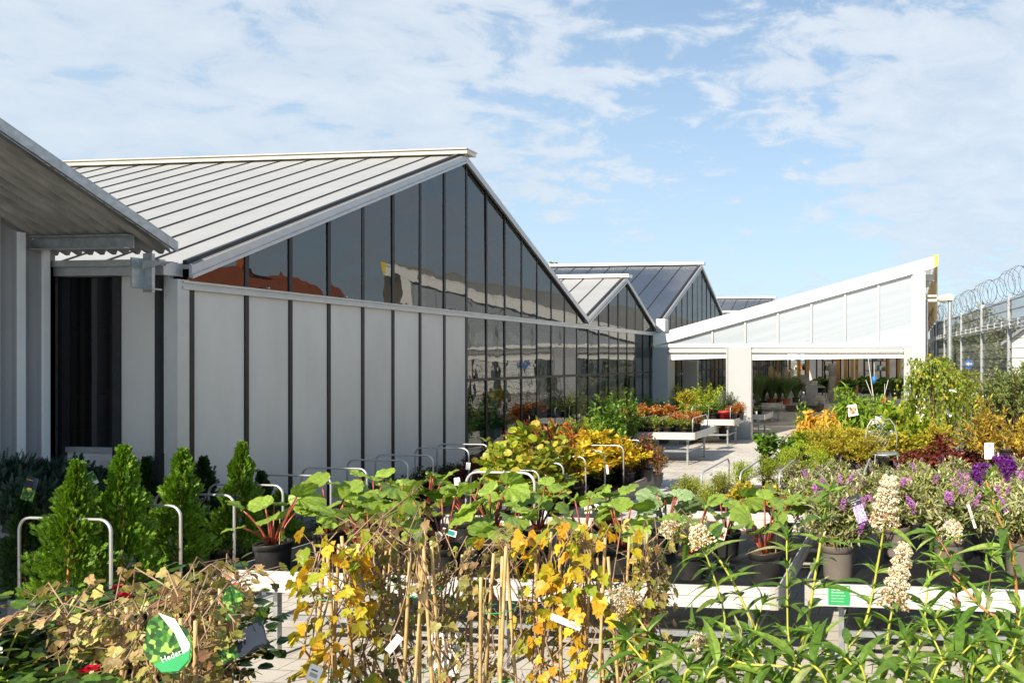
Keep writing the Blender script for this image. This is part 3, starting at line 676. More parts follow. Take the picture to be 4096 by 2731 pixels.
for i,px in enumerate((1795,1866,1935,2045)):
    x=at(px,11.2).x;hoop_y(f'slanting hoop, {N_[i]} from the left, among the yellow-green shrubs',x,at(px,11.2).y,at(px,11.2).y+1.2,.72,1.2)
def hoops_on(tl,zs,xs_,y0,y1,z1,desc):
    for i,x in enumerate(xs_): hoop_y(f'small hoop, {N_[i]} from the left, on {desc}',x,y0,y1,zs,z1)
hoops_on(t1,.7,[x1t-2.1,x1t-1.35,x1t-.95,x1t-.12],y1t+.2,y1t+1.4,1.12,'the table of red and green shrubs')
hoops_on(t2,.7,[T2.x-1.3,T2.x-.8,T2.x-.15],T2.y+.15,T2.y+1.1,1.15,'the table with the red pot')
# ---------- right raised bed (parallel to the fence) ----------
e=(P[3]-P[5]).normalized();nR=Vector((-e.y,e.x,0));
if nR.x>0: nR=-nR
c0=at(2352,11.45);c1=at(2150,19.9);e2=(c0-c1).normalized();c0=c0+e2*4
rb=thing('raised_bed','long raised planting bed with a pale wall in front of the fence','raised bed',c1,'timber raised beds')
out=Vector((e2.y,-e2.x,0));out=out if out.x>0 else -out
m=MB();m.prism([c0,c1,c1+out*.12,c0+out*.12],(0,0,.56));part('bed_wall',m,M['concrete'],rb)
m=MB();m.prism([c0-out*.03+Vector((0,0,.56)),c1-out*.03+Vector((0,0,.56)),c1+out*.05+Vector((0,0,.56)),c0+out*.05+Vector((0,0,.56))],(0,0,.24));part('top_board',m,M['wood'],rb)
m=MB();m.prism([c0+out*.12,c1+out*.12,c1+out*1.9,c0+out*1.9],(0,0,.68));part('bed_soil',m,M['soil'],rb)
for i,t_ in enumerate((.08,.17,.26,.34,.42,.5,.58,.66,.74,.82)):
    q=c0.lerp(c1,t_)+out*.3;q2=q+out*.95
    t=thing('steel_hoop',f'tall hoop, {N_[i]} from the near end of the bed by the fence','hoop',(q.x,q.y,.68),'steel hoops');m=MB();c=.12;u=out
    pts=[q+Vector((0,0,.6)),q+Vector((0,0,1.7-c))]+[q+u*c*(1-math.cos(a))+Vector((0,0,1.7-c+c*math.sin(a))) for a in (.3,.6,.9,1.2,1.57)]
    pts+=[q2-u*c*(1-math.cos(a))+Vector((0,0,1.7-c+c*math.sin(a))) for a in (1.57,1.2,.9,.6,.3)]+[q2+Vector((0,0,1.7-c)),q2+Vector((0,0,.6))]
    m.tube(pts,.013,8);part('bent_tube',m,M['alu'],t,True)
# ================= plants =================
def g_(name,*a,**k): G(name,*a,**k)
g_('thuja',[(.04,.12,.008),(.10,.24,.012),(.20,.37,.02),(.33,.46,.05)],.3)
g_('thuja_shade',[(.015,.045,.012),(.025,.07,.015),(.05,.10,.02)],.2)  # darker copy of the thuja foliage, shade on the rear cones painted in
g_('juniper',[(.015,.04,.028),(.025,.06,.04),(.04,.08,.05)],.15)
g_('rhub',[(.12,.24,.035),(.19,.33,.045),(.28,.38,.06),(.38,.36,.08)],.3,.36)
g_('rhubG',[(.22,.33,.15),(.30,.40,.18)],.2,.5)
g_('ivyY',[(.16,.24,.02),(.40,.42,.03),(.58,.46,.03),(.62,.30,.02),(.62,.40,.03),(.30,.34,.03)],.35,.4,spot=(.25,.10,.02))
g_('ivyB',[(.28,.17,.08),(.22,.24,.04),(.40,.34,.08),(.30,.15,.09),(.07,.11,.02),(.48,.40,.12),(.20,.12,.06)],.3,.45)
g_('ivyP',[(.46,.30,.14),(.30,.30,.06),(.55,.42,.16),(.38,.20,.11),(.12,.14,.03),(.56,.48,.20),(.30,.16,.08)],.3,.45)
g_('rose',[(.025,.055,.015),(.05,.10,.02),(.09,.17,.025),(.16,.25,.03),(.20,.07,.03)],.25,.28,pos=[0,.35,.65,.92,1])
g_('budF',[(.07,.15,.02),(.13,.23,.03),(.22,.33,.05),(.36,.38,.18)],.3,.4,pos=[0,.4,.8,1])
g_('budS',[(0.410,0.401,0.220),(0.538,0.496,0.300),(0.282,0.295,0.100),(0.192,0.248,0.050),(0.090,0.142,0.030),(0.461,0.389,0.080)],.2,.55)
g_('budG',[(0.064,0.118,0.020),(0.154,0.236,0.030),(0.256,0.307,0.040),(0.384,0.354,0.050)],.3,.4)
g_('spir',[(.12,.05,.03),(.05,.07,.03),(.03,.06,.02),(.08,.10,.04)],.2)
g_('wine',[(.10,.015,.015),(.16,.03,.02),(.07,.015,.015)],.25)
g_('magn',[(0.128,0.201,0.020),(0.282,0.354,0.030),(0.435,0.448,0.050),(0.538,0.378,0.060)],.35,.35)
g_('yell',[(0.768,0.448,0.020),(0.800,0.566,0.030),(0.640,0.519,0.030),(0.384,0.401,0.030),(0.704,0.260,0.030)],.35,.4)
g_('phot',[(.05,.10,.02),(.10,.15,.03),(.30,.05,.03),(.42,.14,.06)],.25,.35)
g_('green',[(0.051,0.118,0.015),(0.102,0.201,0.020),(0.205,0.330,0.030)],.3,.4)
g_('lime',[(0.179,0.283,0.020),(0.333,0.425,0.030),(0.486,0.519,0.040)],.35,.4)
g_('limeY',[(0.384,0.354,0.030),(0.538,0.448,0.030),(0.307,0.330,0.030),(0.512,0.283,0.040)],.3,.45)
g_('boxw',[(0.179,0.236,0.030),(0.333,0.378,0.050),(0.461,0.448,0.070)],.25,.4)
g_('orange',[(.74,.44,.03),(.80,.54,.06),(.70,.32,.05),(.80,.58,.14)],.35,.45)
g_('red',[(0.435,0.059,0.030),(0.576,0.118,0.040),(0.384,0.236,0.040),(0.205,0.236,0.030)],.3,.4)
g_('burg',[(.10,.015,.018),(.15,.03,.02),(.22,.05,.03)],.25,.4)
g_('willow',[(0.128,0.236,0.020),(0.230,0.378,0.030),(0.333,0.472,0.040)],.35,.4)
g_('birch',[(0.128,0.212,0.020),(0.230,0.307,0.030),(0.333,0.389,0.040),(0.768,0.496,0.030)],.35,.4,pos=[0,.5,.9,1])
g_('apple',[(0.077,0.118,0.030),(0.154,0.201,0.050),(0.282,0.307,0.100)],.25,.45)
g_('salix',[(0.512,0.425,0.040),(0.640,0.401,0.050),(0.333,0.354,0.050),(0.589,0.236,0.040)],.3,.45)
g_('grass',[(.05,.10,.03),(.09,.16,.04),(.16,.22,.07)],.25,.45)
g_('heath',[(0.128,0.189,0.030),(0.205,0.283,0.040),(0.307,0.378,0.050)],.25,.45)
g_('blueg',[(.09,.13,.11),(.14,.18,.15)],.2,.5)
def flowermat(n,a,b): LM[n]=leafmat(n,[a,b],.25,.5)
flowermat('fl_white',(.80,.66,.48),(.86,.79,.66));flowermat('fl_brown',(.42,.20,.05),(.55,.32,.12));flowermat('fl_purple',(.45,.08,.48),(.62,.24,.66));flowermat('fl_deep',(.10,.012,.16),(.20,.02,.28))
flowermat('fl_pink',(.75,.12,.30),(.70,.30,.40));flowermat('fl_red',(.50,.005,.03),(.65,.02,.09));flowermat('fl_yel',(.8,.6,.03),(.8,.7,.1));flowermat('fl_plume',(.55,.45,.24),(.66,.56,.34));flowermat('fl_lilac',(.28,.14,.26),(.36,.22,.30))
T_ivy=(np.array([(0,0,0),(-.28,-.10,.03),(-.62,.12,.05),(-.43,.46,.02),(-.43,.74,.0),(-.24,.70,.03),(0,1.05,-.06),(.24,.70,.03),(.43,.74,0),(.43,.46,.02),(.62,.12,.05),(.28,-.10,.03),(0,.35,-.04)]),
       [(12,i,i+1) for i in range(0,11)]+[(12,11,0)])
def mk_rhub(seed,k=14):
    r=np.random.default_rng(seed);V=[(0,0,0)];Fc=[]
    ph=r.random()*6
    rings=(.2,.4,.62,.82,1.0);n=36
    for j,q in enumerate(rings):
        for i in range(n):
            a=2*math.pi*i/n; 
            # cordate outline, stalk joins at y=0, blade extends along +y
            rad=.52*(1+.04*math.cos(3*(a-math.pi/2))+.03*math.sin(13*a+ph)+.02*math.sin(7*a))*(1-.30*math.exp(-((a-1.5*math.pi)/.35)**2))
            x=rad*q*math.cos(a)*1.05;y=.46+rad*q*math.sin(a)-.46*(1-q)*1
            if j==0: y=y*.9
            z=.045*q*q*math.sin(4*a+ph)+.045*q**3*math.sin(9*a+2*ph)+.02*q**4*math.sin(17*a+ph)-.25*y*y+.16*abs(x)*(1-q*.4)+.035*q*abs(math.sin(4.5*a+.3))+.012*math.sin(9*a)*math.sin(q*14)
            V.append((x,y,z))
    Fc=[(0,1+i,1+(i+1)%n) for i in range(n)]
    for j in range(4):
        for i in range(n): Fc.append((1+j*n+i,1+(j+1)*n+i,1+(j+1)*n+(i+1)%n,1+j*n+(i+1)%n))
    return (np.array(V),Fc)
T_rh=[mk_rhub(s) for s in range(4)]
# thuja spray: fan of slim leaflets
def mk_spray():
    V=[];Fc=[]
    def sl(x0,y0,x1,y1,w,z):
        n=len(V);dx,dy=x1-x0,y1-y0;l=math.hypot(dx,dy);a,b=-dy/l*w,dx/l*w
        V.extend([(x0-a,y0-b,z),(x1,y1,z+.05),(x0+a,y0+b,z),((x0+x1)/2+a*1.4,(y0+y1)/2+b*1.4,z)]);Fc.append((n,n+1,n+3,n+2))
    sl(0,0,0,1,.05,0)
    for t in (.2,.4,.6,.78):
        for s in (-1,1):
            l=.42*(1-t*.6);sl(0,t,s*l*.75,t+l*.75,.055,.01)
            sl(s*l*.3,t+l*.3,s*l*.35,t+l*.8,.04,.02)
    # merge root so that the whole spray is one island
    return (np.array(V),Fc)
T_spray=mk_spray()
T_blade=(np.array([(-.012,0,0),(.012,0,0),(-.012,.35,.03),(.012,.35,.03),(-.009,.7,-.06),(.009,.7,-.06),(0,1,-.26)]),[(0,1,3,2),(2,3,5,4),(4,5,6)])
T_flower=(np.array([(0,0,0),(-.5,.5,.2),(0,1,.1),(.5,.5,.2),(0,.5,.5)]),[(0,1,4),(1,2,4),(2,3,4),(3,0,4)])

def pot(t,r,h,mat,soil=True):
    m=MB();m.lathe([(0,0),(r*.80,0),(r*.82,.012),(r*.92,h*.80),(r*.925,h*.805),(r*1.0,h*.81),(r*1.02,h*.985),(r*1.03,h),(r*.96,h),(r*.95,h*.90)],24)
    p=part('pot',m,mat,t,True)
    m=MB();rr=np.random.default_rng(int(r*1000));prof=[(0,h*.93),(r*.5,h*.935),(r*.955,h*.90)];m.lathe(prof,20)
    pos=np.c_[rr.normal(size=(120,2))*r*.42,np.full(120,h*.93)];pos=pos[np.hypot(pos[:,0],pos[:,1])<r*.9]
    m.inst(T_small,pos,rr.normal(size=pos.shape),(0,0,1),.025,.7)
    part('soil',m,M['soil'],t)
def paths(r,n,c,rad,z0,base_r,curve=.25):
    """stems from the pot to points filling a crown of radii rad centred on c"""
    out=[]
    for i in range(n):
        v=r.normal(size=3);v/=np.linalg.norm(v);v[2]=abs(v[2])*1.0-.25 if r.random()<.8 else v[2]
        q=.55+.45*r.random();e=np.array(c)+v*np.array(rad)*q
        b=np.array([r.normal()*base_r,r.normal()*base_r,z0]);mid=(b+e)/2+np.array([(e[0]-b[0])*-.2,(e[1]-b[1])*-.2,abs(e[2]-b[2])*curve])*1.0
        ts=np.linspace(0,1,6)[:,None];out.append((1-ts)**2*b+2*ts*(1-ts)*mid+ts**2*e)
    return out
def leaves_on(mb,r,P,T,n,size,t0=.35,side=.9,upb=.3,w=1.0,jit=.02,droop=0):
    pos=[];dr=[]
    for p in P:
        k=len(p)-1;ts=t0+(1-t0)*r.random(n);ts[:max(1,n//6)]=.97+.03*r.random(max(1,n//6))
        f=ts*k;i=np.minimum(f.astype(int),k-1);u=(f-i)[:,None];q=p[i]*(1-u)+p[i+1]*u;tg=p[i+1]-p[i];tg/=np.linalg.norm(tg,axis=1,keepdims=True)+1e-9
        v=r.normal(size=(n,3));d=tg*(.6)+v*side*.7+np.array([0,0,upb-droop]);pos.append(q+r.normal(size=(n,3))*jit);dr.append(d)
    pos=np.concatenate(pos);dr=np.concatenate(dr);N=len(pos)
    mb.inst(T,pos,dr,np.array([0,0,1.])+r.normal(size=(N,3))*.45,size*(.6+.7*r.random(N)),w)
PROTO={}
def shrub(key,mat,T,ls,n,nl,c,rad,potr=.11,poth=.2,potm='potK',w=1.,stem='stemB',t0=.3,side=.9,upb=.3,droop=0,srad=.004,fl=None,potted=True,jit=.02,curve=.25,nv=2):
    def build(seed):
        t=thing(key,'', 'potted plant')
        r=np.random.default_rng(seed)
        if potted: pot(t,potr,poth,M[potm])
        z0=poth*.92 if potted else 0
        P_=paths(r,n,c,rad,z0,potr*.3,curve)
        m=MB()
        for p in P_: m.tube([tuple(q) for q in p],[srad]*3+[srad*.7]*2+[srad*.4],3,False)
        part('stems',m,M[stem],t)
        m=MB();leaves_on(m,r,P_,T,nl,ls,t0,side,upb,w,jit,droop);part('foliage',m,LM[mat],t)
        if fl:
            fm,fn,fs,shape=fl;m=MB();spk=shape=='spike'
            for p in P_[:fn]:
                e=p[-1];d=(p[-1]-p[-2]);d/=np.linalg.norm(d)+1e-9;d[2]+=.7;d/=np.linalg.norm(d)+1e-9
                if shape=='spike':
                    L=.10+.07*r.random();kk=70;tt=r.random(kk);a=r.random(kk)*6.28;rr=.022*(1-tt*.75)
                    pos=e+d*(tt*L)[:,None]+np.c_[np.cos(a)*rr,np.sin(a)*rr,0*a];m.inst(T_flower,pos,np.c_[np.cos(a),np.sin(a),.3+0*a],(0,0,1),fs,1);part('flower_spike',m,LM[fm],t);m=MB()
                else:
                    kk=int(shape);pos=e+r.normal(size=(kk,3))*np.array([.022,.022,.008])+np.array([0,0,.01]);m.inst(T_flower,pos,r.normal(size=(kk,3))+np.array([0,0,.6]),r.normal(size=(kk,3))+np.array([0,0,1]),fs,1)
            if not spk: part('flowers',m,LM[fm],t)
        return t
    zt_=c[2]+rad[2];PROTO[key]=dict(build=build,nv=nv,h=zt_,w=2*max(rad[0],.01),list=[],used=0)
def put(key,px,d,z0,ytop,pxw,label,cat='potted plant',group=None,rot=None,hz=None):
    K=PROTO[key];i=K['used'];K['used']+=1
    if len(K['list'])<K['nv']: t=K['build'](100+i*17+len(key)*3);K['list'].append(t)
    else: t=tree_copy(K['list'][i%K['nv']])
    p=at(px,d,z0);t.location=p;h=(zat(ytop,d)-z0) if ytop else K['h'];s=h/K['h'];sw=(pxw*d/F)/K['w'] if pxw else s
    t.scale=(sw,sw,s);t.rotation_euler=(0,0,random.random()*6.28 if rot is None else rot)
    tag(t,label,cat,group);return t
# ---- kinds ----
shrub('laurel_shrub','green',T_oval,.05,40,26,(0,0,.45),(.25,.25,.28),.12,.22,w=1)
shrub('boxwood','boxw',T_small,.022,70,40,(0,0,.36),(.20,.20,.30),.10,.18,w=1,side=.5,upb=.9,t0=.25,srad=.002)
shrub('spiraea','spir',T_small,.038,50,34,(0,0,.32),(.30,.30,.20),.10,.16,w=.9,fl=('fl_white',14,.016,12))
shrub('burgundy_spiraea','wine',T_small,.030,50,40,(0,0,.30),(.30,.30,.20),.10,.16,w=.7)
shrub('magnolia','magn',T_round,.085,18,22,(0,0,.72),(.32,.32,.48),.13,.24,w=1,stem='stemO',t0=.25,upb=.5,srad=.006,jit=.03)
shrub('yellow_rhododendron','yell',T_oval,.085,40,22,(0,0,.55),(.34,.34,.36),.13,.24,w=.8,side=.8,upb=.35,jit=.01)
shrub('photinia','phot',T_oval,.055,34,26,(0,0,.55),(.26,.26,.42),.12,.22,w=.8,upb=.6)
shrub('yellow_green_shrub','limeY',T_small,.040,60,42,(0,0,.40),(.34,.34,.34),.11,.2,w=1,upb=.4,srad=.003,stem='stemO')
shrub('lime_shrub','lime',T_small,.030,60,46,(0,0,.38),(.30,.30,.32),.11,.2,w=.8,upb=.6,srad=.003)
shrub('orange_shrub','orange',T_droop,.075,60,36,(0,0,.60),(.38,.38,.40),.12,.22,w=1.3,droop=.9,stem='stemO')
shrub('red_shrub','red',T_lance,.060,40,26,(0,0,.36),(.26,.26,.24),.10,.17,w=1.5,upb=.5,stem='stemO')
shrub('burgundy_shrub','burg',T_droop,.090,26,20,(0,0,.55),(.30,.30,.36),.12,.22,w=1,upb=.3,stem='stemR')
shrub('pernettya','heath',T_lance,.034,46,34,(0,0,.27),(.22,.22,.17),.09,.15,w=1.6,upb=.8,fl=('fl_pink',6,.018,10))
shrub('gaultheria','red',T_small,.030,40,34,(0,0,.25),(.18,.18,.16),.09,.15,w=1,upb=.6)
shrub('hydrangea','lime',T_round,.085,34,18,(0,0,.55),(.40,.40,.40),.13,.24,w=.9,upb=.2,jit=.03)
shrub('leafy_green_shrub','green',T_round,.080,30,16,(0,0,.42),(.28,.28,.28),.12,.2,w=.8,upb=.3)
shrub('peach_bush','willow',T_droop,.125,46,26,(0,0,1.10),(.42,.42,.78),.14,.26,w=.75,droop=1.1,t0=.3,srad=.006,jit=.03)
shrub('fern_shrub','lime',T_lance,.075,50,26,(0,0,.7),(.5,.5,.5),.14,.24,w=1.3,upb=.0)
shrub('tall_dark_shrub','green',T_oval,.06,40,30,(0,0,.75),(.34,.34,.60),.13,.22,w=.8)
shrub('blue_grey_shrub','blueg',T_small,.035,44,30,(0,0,.35),(.25,.25,.28),.11,.18,w=.8)
shrub('white_heather','heath',T_small,.026,40,34,(0,0,.22),(.2,.2,.15),.09,.13,w=.8,fl=('fl_white',16,.02,8))
shrub('yellow_flower_shrub','green',T_small,.032,44,34,(0,0,.32),(.24,.24,.24),.1,.18,w=.8,fl=('fl_yel',8,.018,8))
shrub('butterfly_bush','budS',T_lance,.060,80,34,(0,0,.40),(.34,.34,.30),.145,.25,'potG',w=1.15,side=.9,upb=.5,t0=.3,fl=('fl_purple',9,.016,'spike'),nv=3)
shrub('faded_butterfly_bush','budS',T_lance,.055,70,34,(0,0,.36),(.34,.34,.30),.13,.2,'potK',w=1.2,upb=.6,fl=('fl_lilac',9,.012,'spike'),nv=2)
shrub('green_butterfly_bush','budG',T_lance,.06,60,30,(0,0,.36),(.34,.34,.24),.13,.2,'potK',w=1.3,upb=.3,fl=('fl_purple',5,.014,'spike'),nv=2)
shrub('apple_tree','apple',T_oval,.075,60,34,(0,0,1.35),(.55,.55,.75),.15,.26,w=.8,srad=.008,t0=.45,jit=.03)
shrub('hedge_plant','lime',T_small,.05,60,40,(0,0,.8),(.36,.36,.70),.13,.22,w=1,upb=.3,srad=.004)
shrub('yellow_maple_shrub','limeY',T_round,.06,40,24,(0,0,.48),(.34,.34,.34),.12,.2,w=1,upb=.1)
def simple(key,f,h,w,nv=2): PROTO[key]=dict(build=f,nv=nv,h=h,w=w,list=[],used=0)
# thuja cone
def b_thuja(mat):
    def f(seed):
        r=np.random.default_rng(seed);t=thing('thuja','','conifer');pot(t,.12,.2,M['potK'])
        h=1.25;m=MB();m.tube([(0,0,.15),(.01,0,.7),(0,.01,h+.05)],[.012,.008,.002],5)
        n=3400;u=r.random(n)**.8;z=.20+u*(h-.12);rad=(.25*(1-u)**.85*(.8+.2*np.minimum(1,u*6)))*(.42+.66*r.random(n))*(1+.26*np.sin(z*23+seed));a=r.random(n)*6.283
        rad*=1+.20*np.sin(a*3+z*7)
        pos=np.c_[np.cos(a)*rad,np.sin(a)*rad,z];dr=np.c_[np.cos(a)*.55,np.sin(a)*.55,.75+.5*u]+r.normal(size=(n,3))*.28
        for k in range(26):
            j=r.integers(n);p=pos[j];m.tube([(0,0,max(.16,p[2]-.12)),tuple(p*.6+np.array([0,0,p[2]*.4-.03])),tuple(p)],[.004,.003,.001],3,False)
        part('stems',m,M['stemO'],t)
        up=np.c_[-np.sin(a),np.cos(a),0*a]+r.normal(size=(n,3))*.4
        m=MB();m.inst(T_spray,pos,dr,up,.062*(.6+.9*r.random(n))*(1-.15*u),.9);
        # leader sprays
        pos=np.c_[r.normal(size=(50,2))*.012,h-.12+.22*r.random(50)];m.inst(T_spray,pos,np.c_[r.normal(size=(50,2))*.35,np.ones(50)],r.normal(size=(50,3)),.045,1)
        for k in range(7):
            a2=r.random()*6.28;q0=np.array([math.cos(a2)*.07,math.sin(a2)*.07,h*(.62+.25*r.random())]);ps=q0+np.linspace(0,1,26)[:,None]*np.array([math.cos(a2)*.04,math.sin(a2)*.04,.17]);m.inst(T_spray,ps,np.c_[r.normal(size=(26,2))*.5,np.ones(26)],r.normal(size=(26,3)),.045,1)
        part('foliage',m,LM[mat],t);return t
    return f
simple('thuja',b_thuja('thuja'),1.42,.50,3);simple('dark_thuja',b_thuja('thuja_shade'),1.42,.50,2)
def b_jun(seed):
    r=np.random.default_rng(seed);t=thing('juniper','','conifer');pot(t,.12,.2,M['potK'])
    P_=paths(r,60,(0,0,.30),(.34,.34,.16),.18,.04,.4);m=MB()
    for p in P_: m.tube([tuple(q) for q in p],.003,3,False)
    part('stems',m,M['stemB'],t);m=MB();leaves_on(m,r,P_,T_spray,26,.075,.3,.6,.1,.8,.02);part('foliage',m,LM['juniper'],t);return t
simple('juniper',b_jun,.46,.68,2)
# rhubarb
def b_rh(mat):
    def f(seed):
        r=np.random.default_rng(seed);t=thing('rhubarb','','potted plant');pot(t,.135,.25,M['potK'])
        k=r.integers(9,13)
        for i in range(k):
            a=i*2*math.pi/k+r.normal()*.3;l=.17+.27*r.random();o=.05+.14*r.random()
            b=np.array([.03*math.cos(a),.03*math.sin(a),.23]);e=b+np.array([math.cos(a)*o,math.sin(a)*o,l])
            mid=(b+e)/2+np.array([-.2*o*math.cos(a),-.2*o*math.sin(a),.02])
            ts=np.linspace(0,1,6)[:,None];p=(1-ts)**2*b+2*ts*(1-ts)*mid+ts**2*e
            m=MB();m.tube([tuple(q) for q in p],[.010,.009,.008,.0075,.007,.006],7);s=part('stalk',m,M['stemR'],t,True)
            m=MB();d=np.array([math.cos(a),math.sin(a),.30+.55*r.normal()]);m.inst(T_rh[int(r.integers(4))],[e],[d],[(r.normal()*.45,r.normal()*.45,1)],[.13+.12*r.random()],1)
            part('leaf',m,LM[mat],s,True)
        m=MB();m.tube([(.05,-.07,.2),(.055,-.08,.46)],.0035,5);part('marker_cane',m,M['cane'],t)
        return t
    return f
simple('rhubarb',b_rh('rhub'),.72,.55,4);simple('grey_leaf_rhubarb',b_rh('rhubG'),.72,.55,1)
# ivy tower
def b_ivy(mat,nleaf,ls,ncane,hh,bushy):
    def f(seed):
        r=np.random.default_rng(seed);t=thing('ivy_tower','','climbing plant');pot(t,.12,.22,M['potK'])
        for i in range(ncane):
            a=i*6.28/ncane+r.random();b=(math.cos(a)*.085,math.sin(a)*.085,.12);e=(math.cos(a)*.02+r.normal()*.022,math.sin(a)*.02+r.normal()*.022,hh*(.90+.12*r.random()))
            m=MB();pts=[tuple(np.array(b)*(1-q)+np.array(e)*q) for q in np.linspace(0,1,9)];m.tube(pts,[.0068,.0064,.0069,.0063,.0068,.0062,.0066,.006,.0063],8);part('cane',m,M['cane'],t,True)
        m=MB();P_=[]
        for i in range(12+bushy):
            a=r.random()*6.28;z=.22;pp=[];rr=.09;
            for s in range(9):
                pp.append((math.cos(a)*rr,math.sin(a)*rr,z));a+=r.normal()*.75;z+=(hh-.2)/8.3*(.7+.5*r.random());rr=max(.02,.085*(1-.55*s/8))+abs(r.normal())*.022+(.03*bushy*.12 if s>6 else 0)
            if r.random()<.35: # free end arching out
                pp.append((math.cos(a)*(rr+.10),math.sin(a)*(rr+.10),z+.01));pp.append((math.cos(a)*(rr+.17),math.sin(a)*(rr+.17),z-.06))
            P_.append(np.array(pp));m.tube(pp,[.0042]*3+[.0034]*(len(pp)-6)+[.0025]*3,4,False)
        vm=m
        m=MB();n=max(4,nleaf//len(P_));pos=[];dr=[];pt=MB()
        for p in P_:
            k=len(p)-1;ts=r.random(n)**.7*k;i=np.minimum(ts.astype(int),k-1);u=(ts-i)[:,None];q=p[i]*(1-u)+p[i+1]*u
            v=np.c_[q[:,0:2],0*q[:,0]];v/=np.linalg.norm(v,axis=1,keepdims=True)+1e-6
            off=v*(.02+.035*r.random((n,1)))+r.normal(size=(n,3))*.018;e=q+off
            for a_,b_ in zip(q,e): vm.tube([tuple(a_),tuple(b_)],.0012,3,False)
            pos.append(e);dr.append(v*.5+r.normal(size=(n,3))*.5+np.array([0,0,-.55]))
        pos=np.concatenate(pos);dr=np.concatenate(dr);N=len(pos)
        up=pos*np.array([1,1,0])*6+r.normal(size=(N,3))*.4+np.array([0,-.3,.6]);
        m.inst(T_ivy,pos,dr,up,ls*(.55+.8*r.random(N)),.95);part('foliage',m,LM[mat],t);part('vine',vm,M['vine'],t,True)
        m=MB()
        for z in (.40,.66): m.tube([(math.cos(q)*.06,math.sin(q)*.06,z*hh/.85) for q in np.linspace(0,6.28,12)],.002,4,False)
        part('tie',m,M['labG'],t)
        return t
    return f
simple('golden_ivy',b_ivy('ivyY',190,.042,4,.86,1),.90,.34,3)
simple('brown_ivy',b_ivy('ivyB',330,.031,3,.84,2),.88,.30,4);simple('withered_ivy',b_ivy('ivyP',300,.029,4,.80,7),.86,.38,2);simple('sparse_ivy',b_ivy('ivyB',70,.030,5,.88,-6),.90,.30,2)
# rose bush
def b_rose(seed):
    r=np.random.default_rng(seed);t=thing('rose_bush','','rose');pot(t,.13,.24,M['potK'])
    P_=paths(r,34,(0,0,.52),(.34,.34,.26),.22,.04,.2);m=MB()
    for p in P_: m.tube([tuple(q) for q in p],[.005,.005,.004,.003,.003,.002],4,False)
    part('stems',m,M['stemG'],t)
    m=MB();pos=[];dr=[]
    for p in P_:
        for tt in np.linspace(.25,1,9):
            f=tt*5;i=min(int(f),4);q=p[i]*(1-(f-i))+p[i+1]*(f-i);a=r.random()*6.28;d=np.array([math.cos(a),math.sin(a),.25+r.normal()*.25]);d/=np.linalg.norm(d);s=np.cross(d,(0,0,1))
            for k,(l,sd) in enumerate(((.10,0),(.07,1),(.07,-1),(.035,1),(.035,-1))):
                pos.append(q+d*l);dr.append(d*(1 if sd==0 else .35)+s*sd+np.array([0,0,-.15]))
    m.inst(T_round,pos,dr,np.array([0,0,1.])+r.normal(size=(len(pos),3))*.3,.052*(.7+.6*r.random(len(pos))),.85);part('foliage',m,LM['rose'],t)
    for p in P_[:3]:
        m=MB();e=p[-1]+np.array([0,0,.03])
        for k in range(14):
            a=k*2.4;o=.004+.0016*k;m.inst(T_round,[e+np.array([math.cos(a)*o,math.sin(a)*o,-.0006*k])],[(math.cos(a)*(.2+.06*k),math.sin(a)*(.2+.06*k),1-.05*k)],[(-math.cos(a),-math.sin(a),.4)],.030,1.3)
        part('flower',m,LM['fl_red'],t)
    return t
simple('rose_bush',b_rose,.80,.72,3)
# grass
def b_grass(plume):
    def f(seed):
        r=np.random.default_rng(seed);t=thing('pampas_grass','','grass');pot(t,.16,.26,M['potR' if plume else 'potK'])
        n=520;a=r.random(n)*6.28;pos=np.c_[np.cos(a)*.06*r.random(n),np.sin(a)*.06*r.random(n),np.full(n,.24)]
        m=MB();m.inst(T_blade,pos,np.c_[np.cos(a)*.42*r.random(n),np.sin(a)*.42*r.random(n),np.ones(n)],np.c_[-np.cos(a),-np.sin(a),.1+0*a],.75+.45*r.random(n),.9);part('foliage',m,LM['grass'],t)
        if plume:
            m=MB();st=MB()
            for k in range(2):
                x,y=r.normal(size=2)*.1;st.tube([(0,0,.25),(x*.6,y*.6,1.0),(x,y,1.45)],.005,4,False)
                kk=260;tt=r.random(kk);aa=r.random(kk)*6.28;rr=.05*np.sin(math.pi*np.clip(tt,.05,1)**.7)
                m.inst(T_small,np.c_[x+np.cos(aa)*rr,y+np.sin(aa)*rr,1.18+tt*.45],np.c_[np.cos(aa)*.4,np.sin(aa)*.4,np.ones(kk)],(0,1,.2),.09,.25)
            part('stems',st,M['stemO'],t);part('plume',m,LM['fl_plume'],t)
        return t
    return f
simple('pampas_grass',b_grass(True),1.6,.75,2);simple('tall_grass',b_grass(False),1.25,.8,1)
# standard (little ball tree on a stem)
def b_std(mat,Tt,ls,hs,rad,stem='stemO'):
    def f(seed):
        r=np.random.default_rng(seed);t=thing('standard_tree','','tree');pot(t,.13,.22,M['potK'])
        m=MB();m.tube([(0,0,.2),(.01,0,hs*.6),(0,0,hs)],[.011,.010,.009],7);
        P_=paths(r,46,(0,0,hs+rad[2]*.6),rad,hs-.02,.008,.15)
        for p in P_: m.tube([tuple(q) for q in p],[.004,.004,.003,.003,.002,.002],4,False)
        part('trunk',m,M[stem],t);m=MB();leaves_on(m,r,P_,Tt,26,ls,.35,.9,.3,1.2,.02);part('crown',m,LM[mat],t)
        m=MB();m.tube([(.04,.02,.2),(.02,.01,hs)],.006,6);part('cane',m,M['cane'],t);return t
    return f
simple('little_golden_tree',b_std('limeY',T_lance,.06,.75,(.26,.26,.22)),1.1,.52,1)
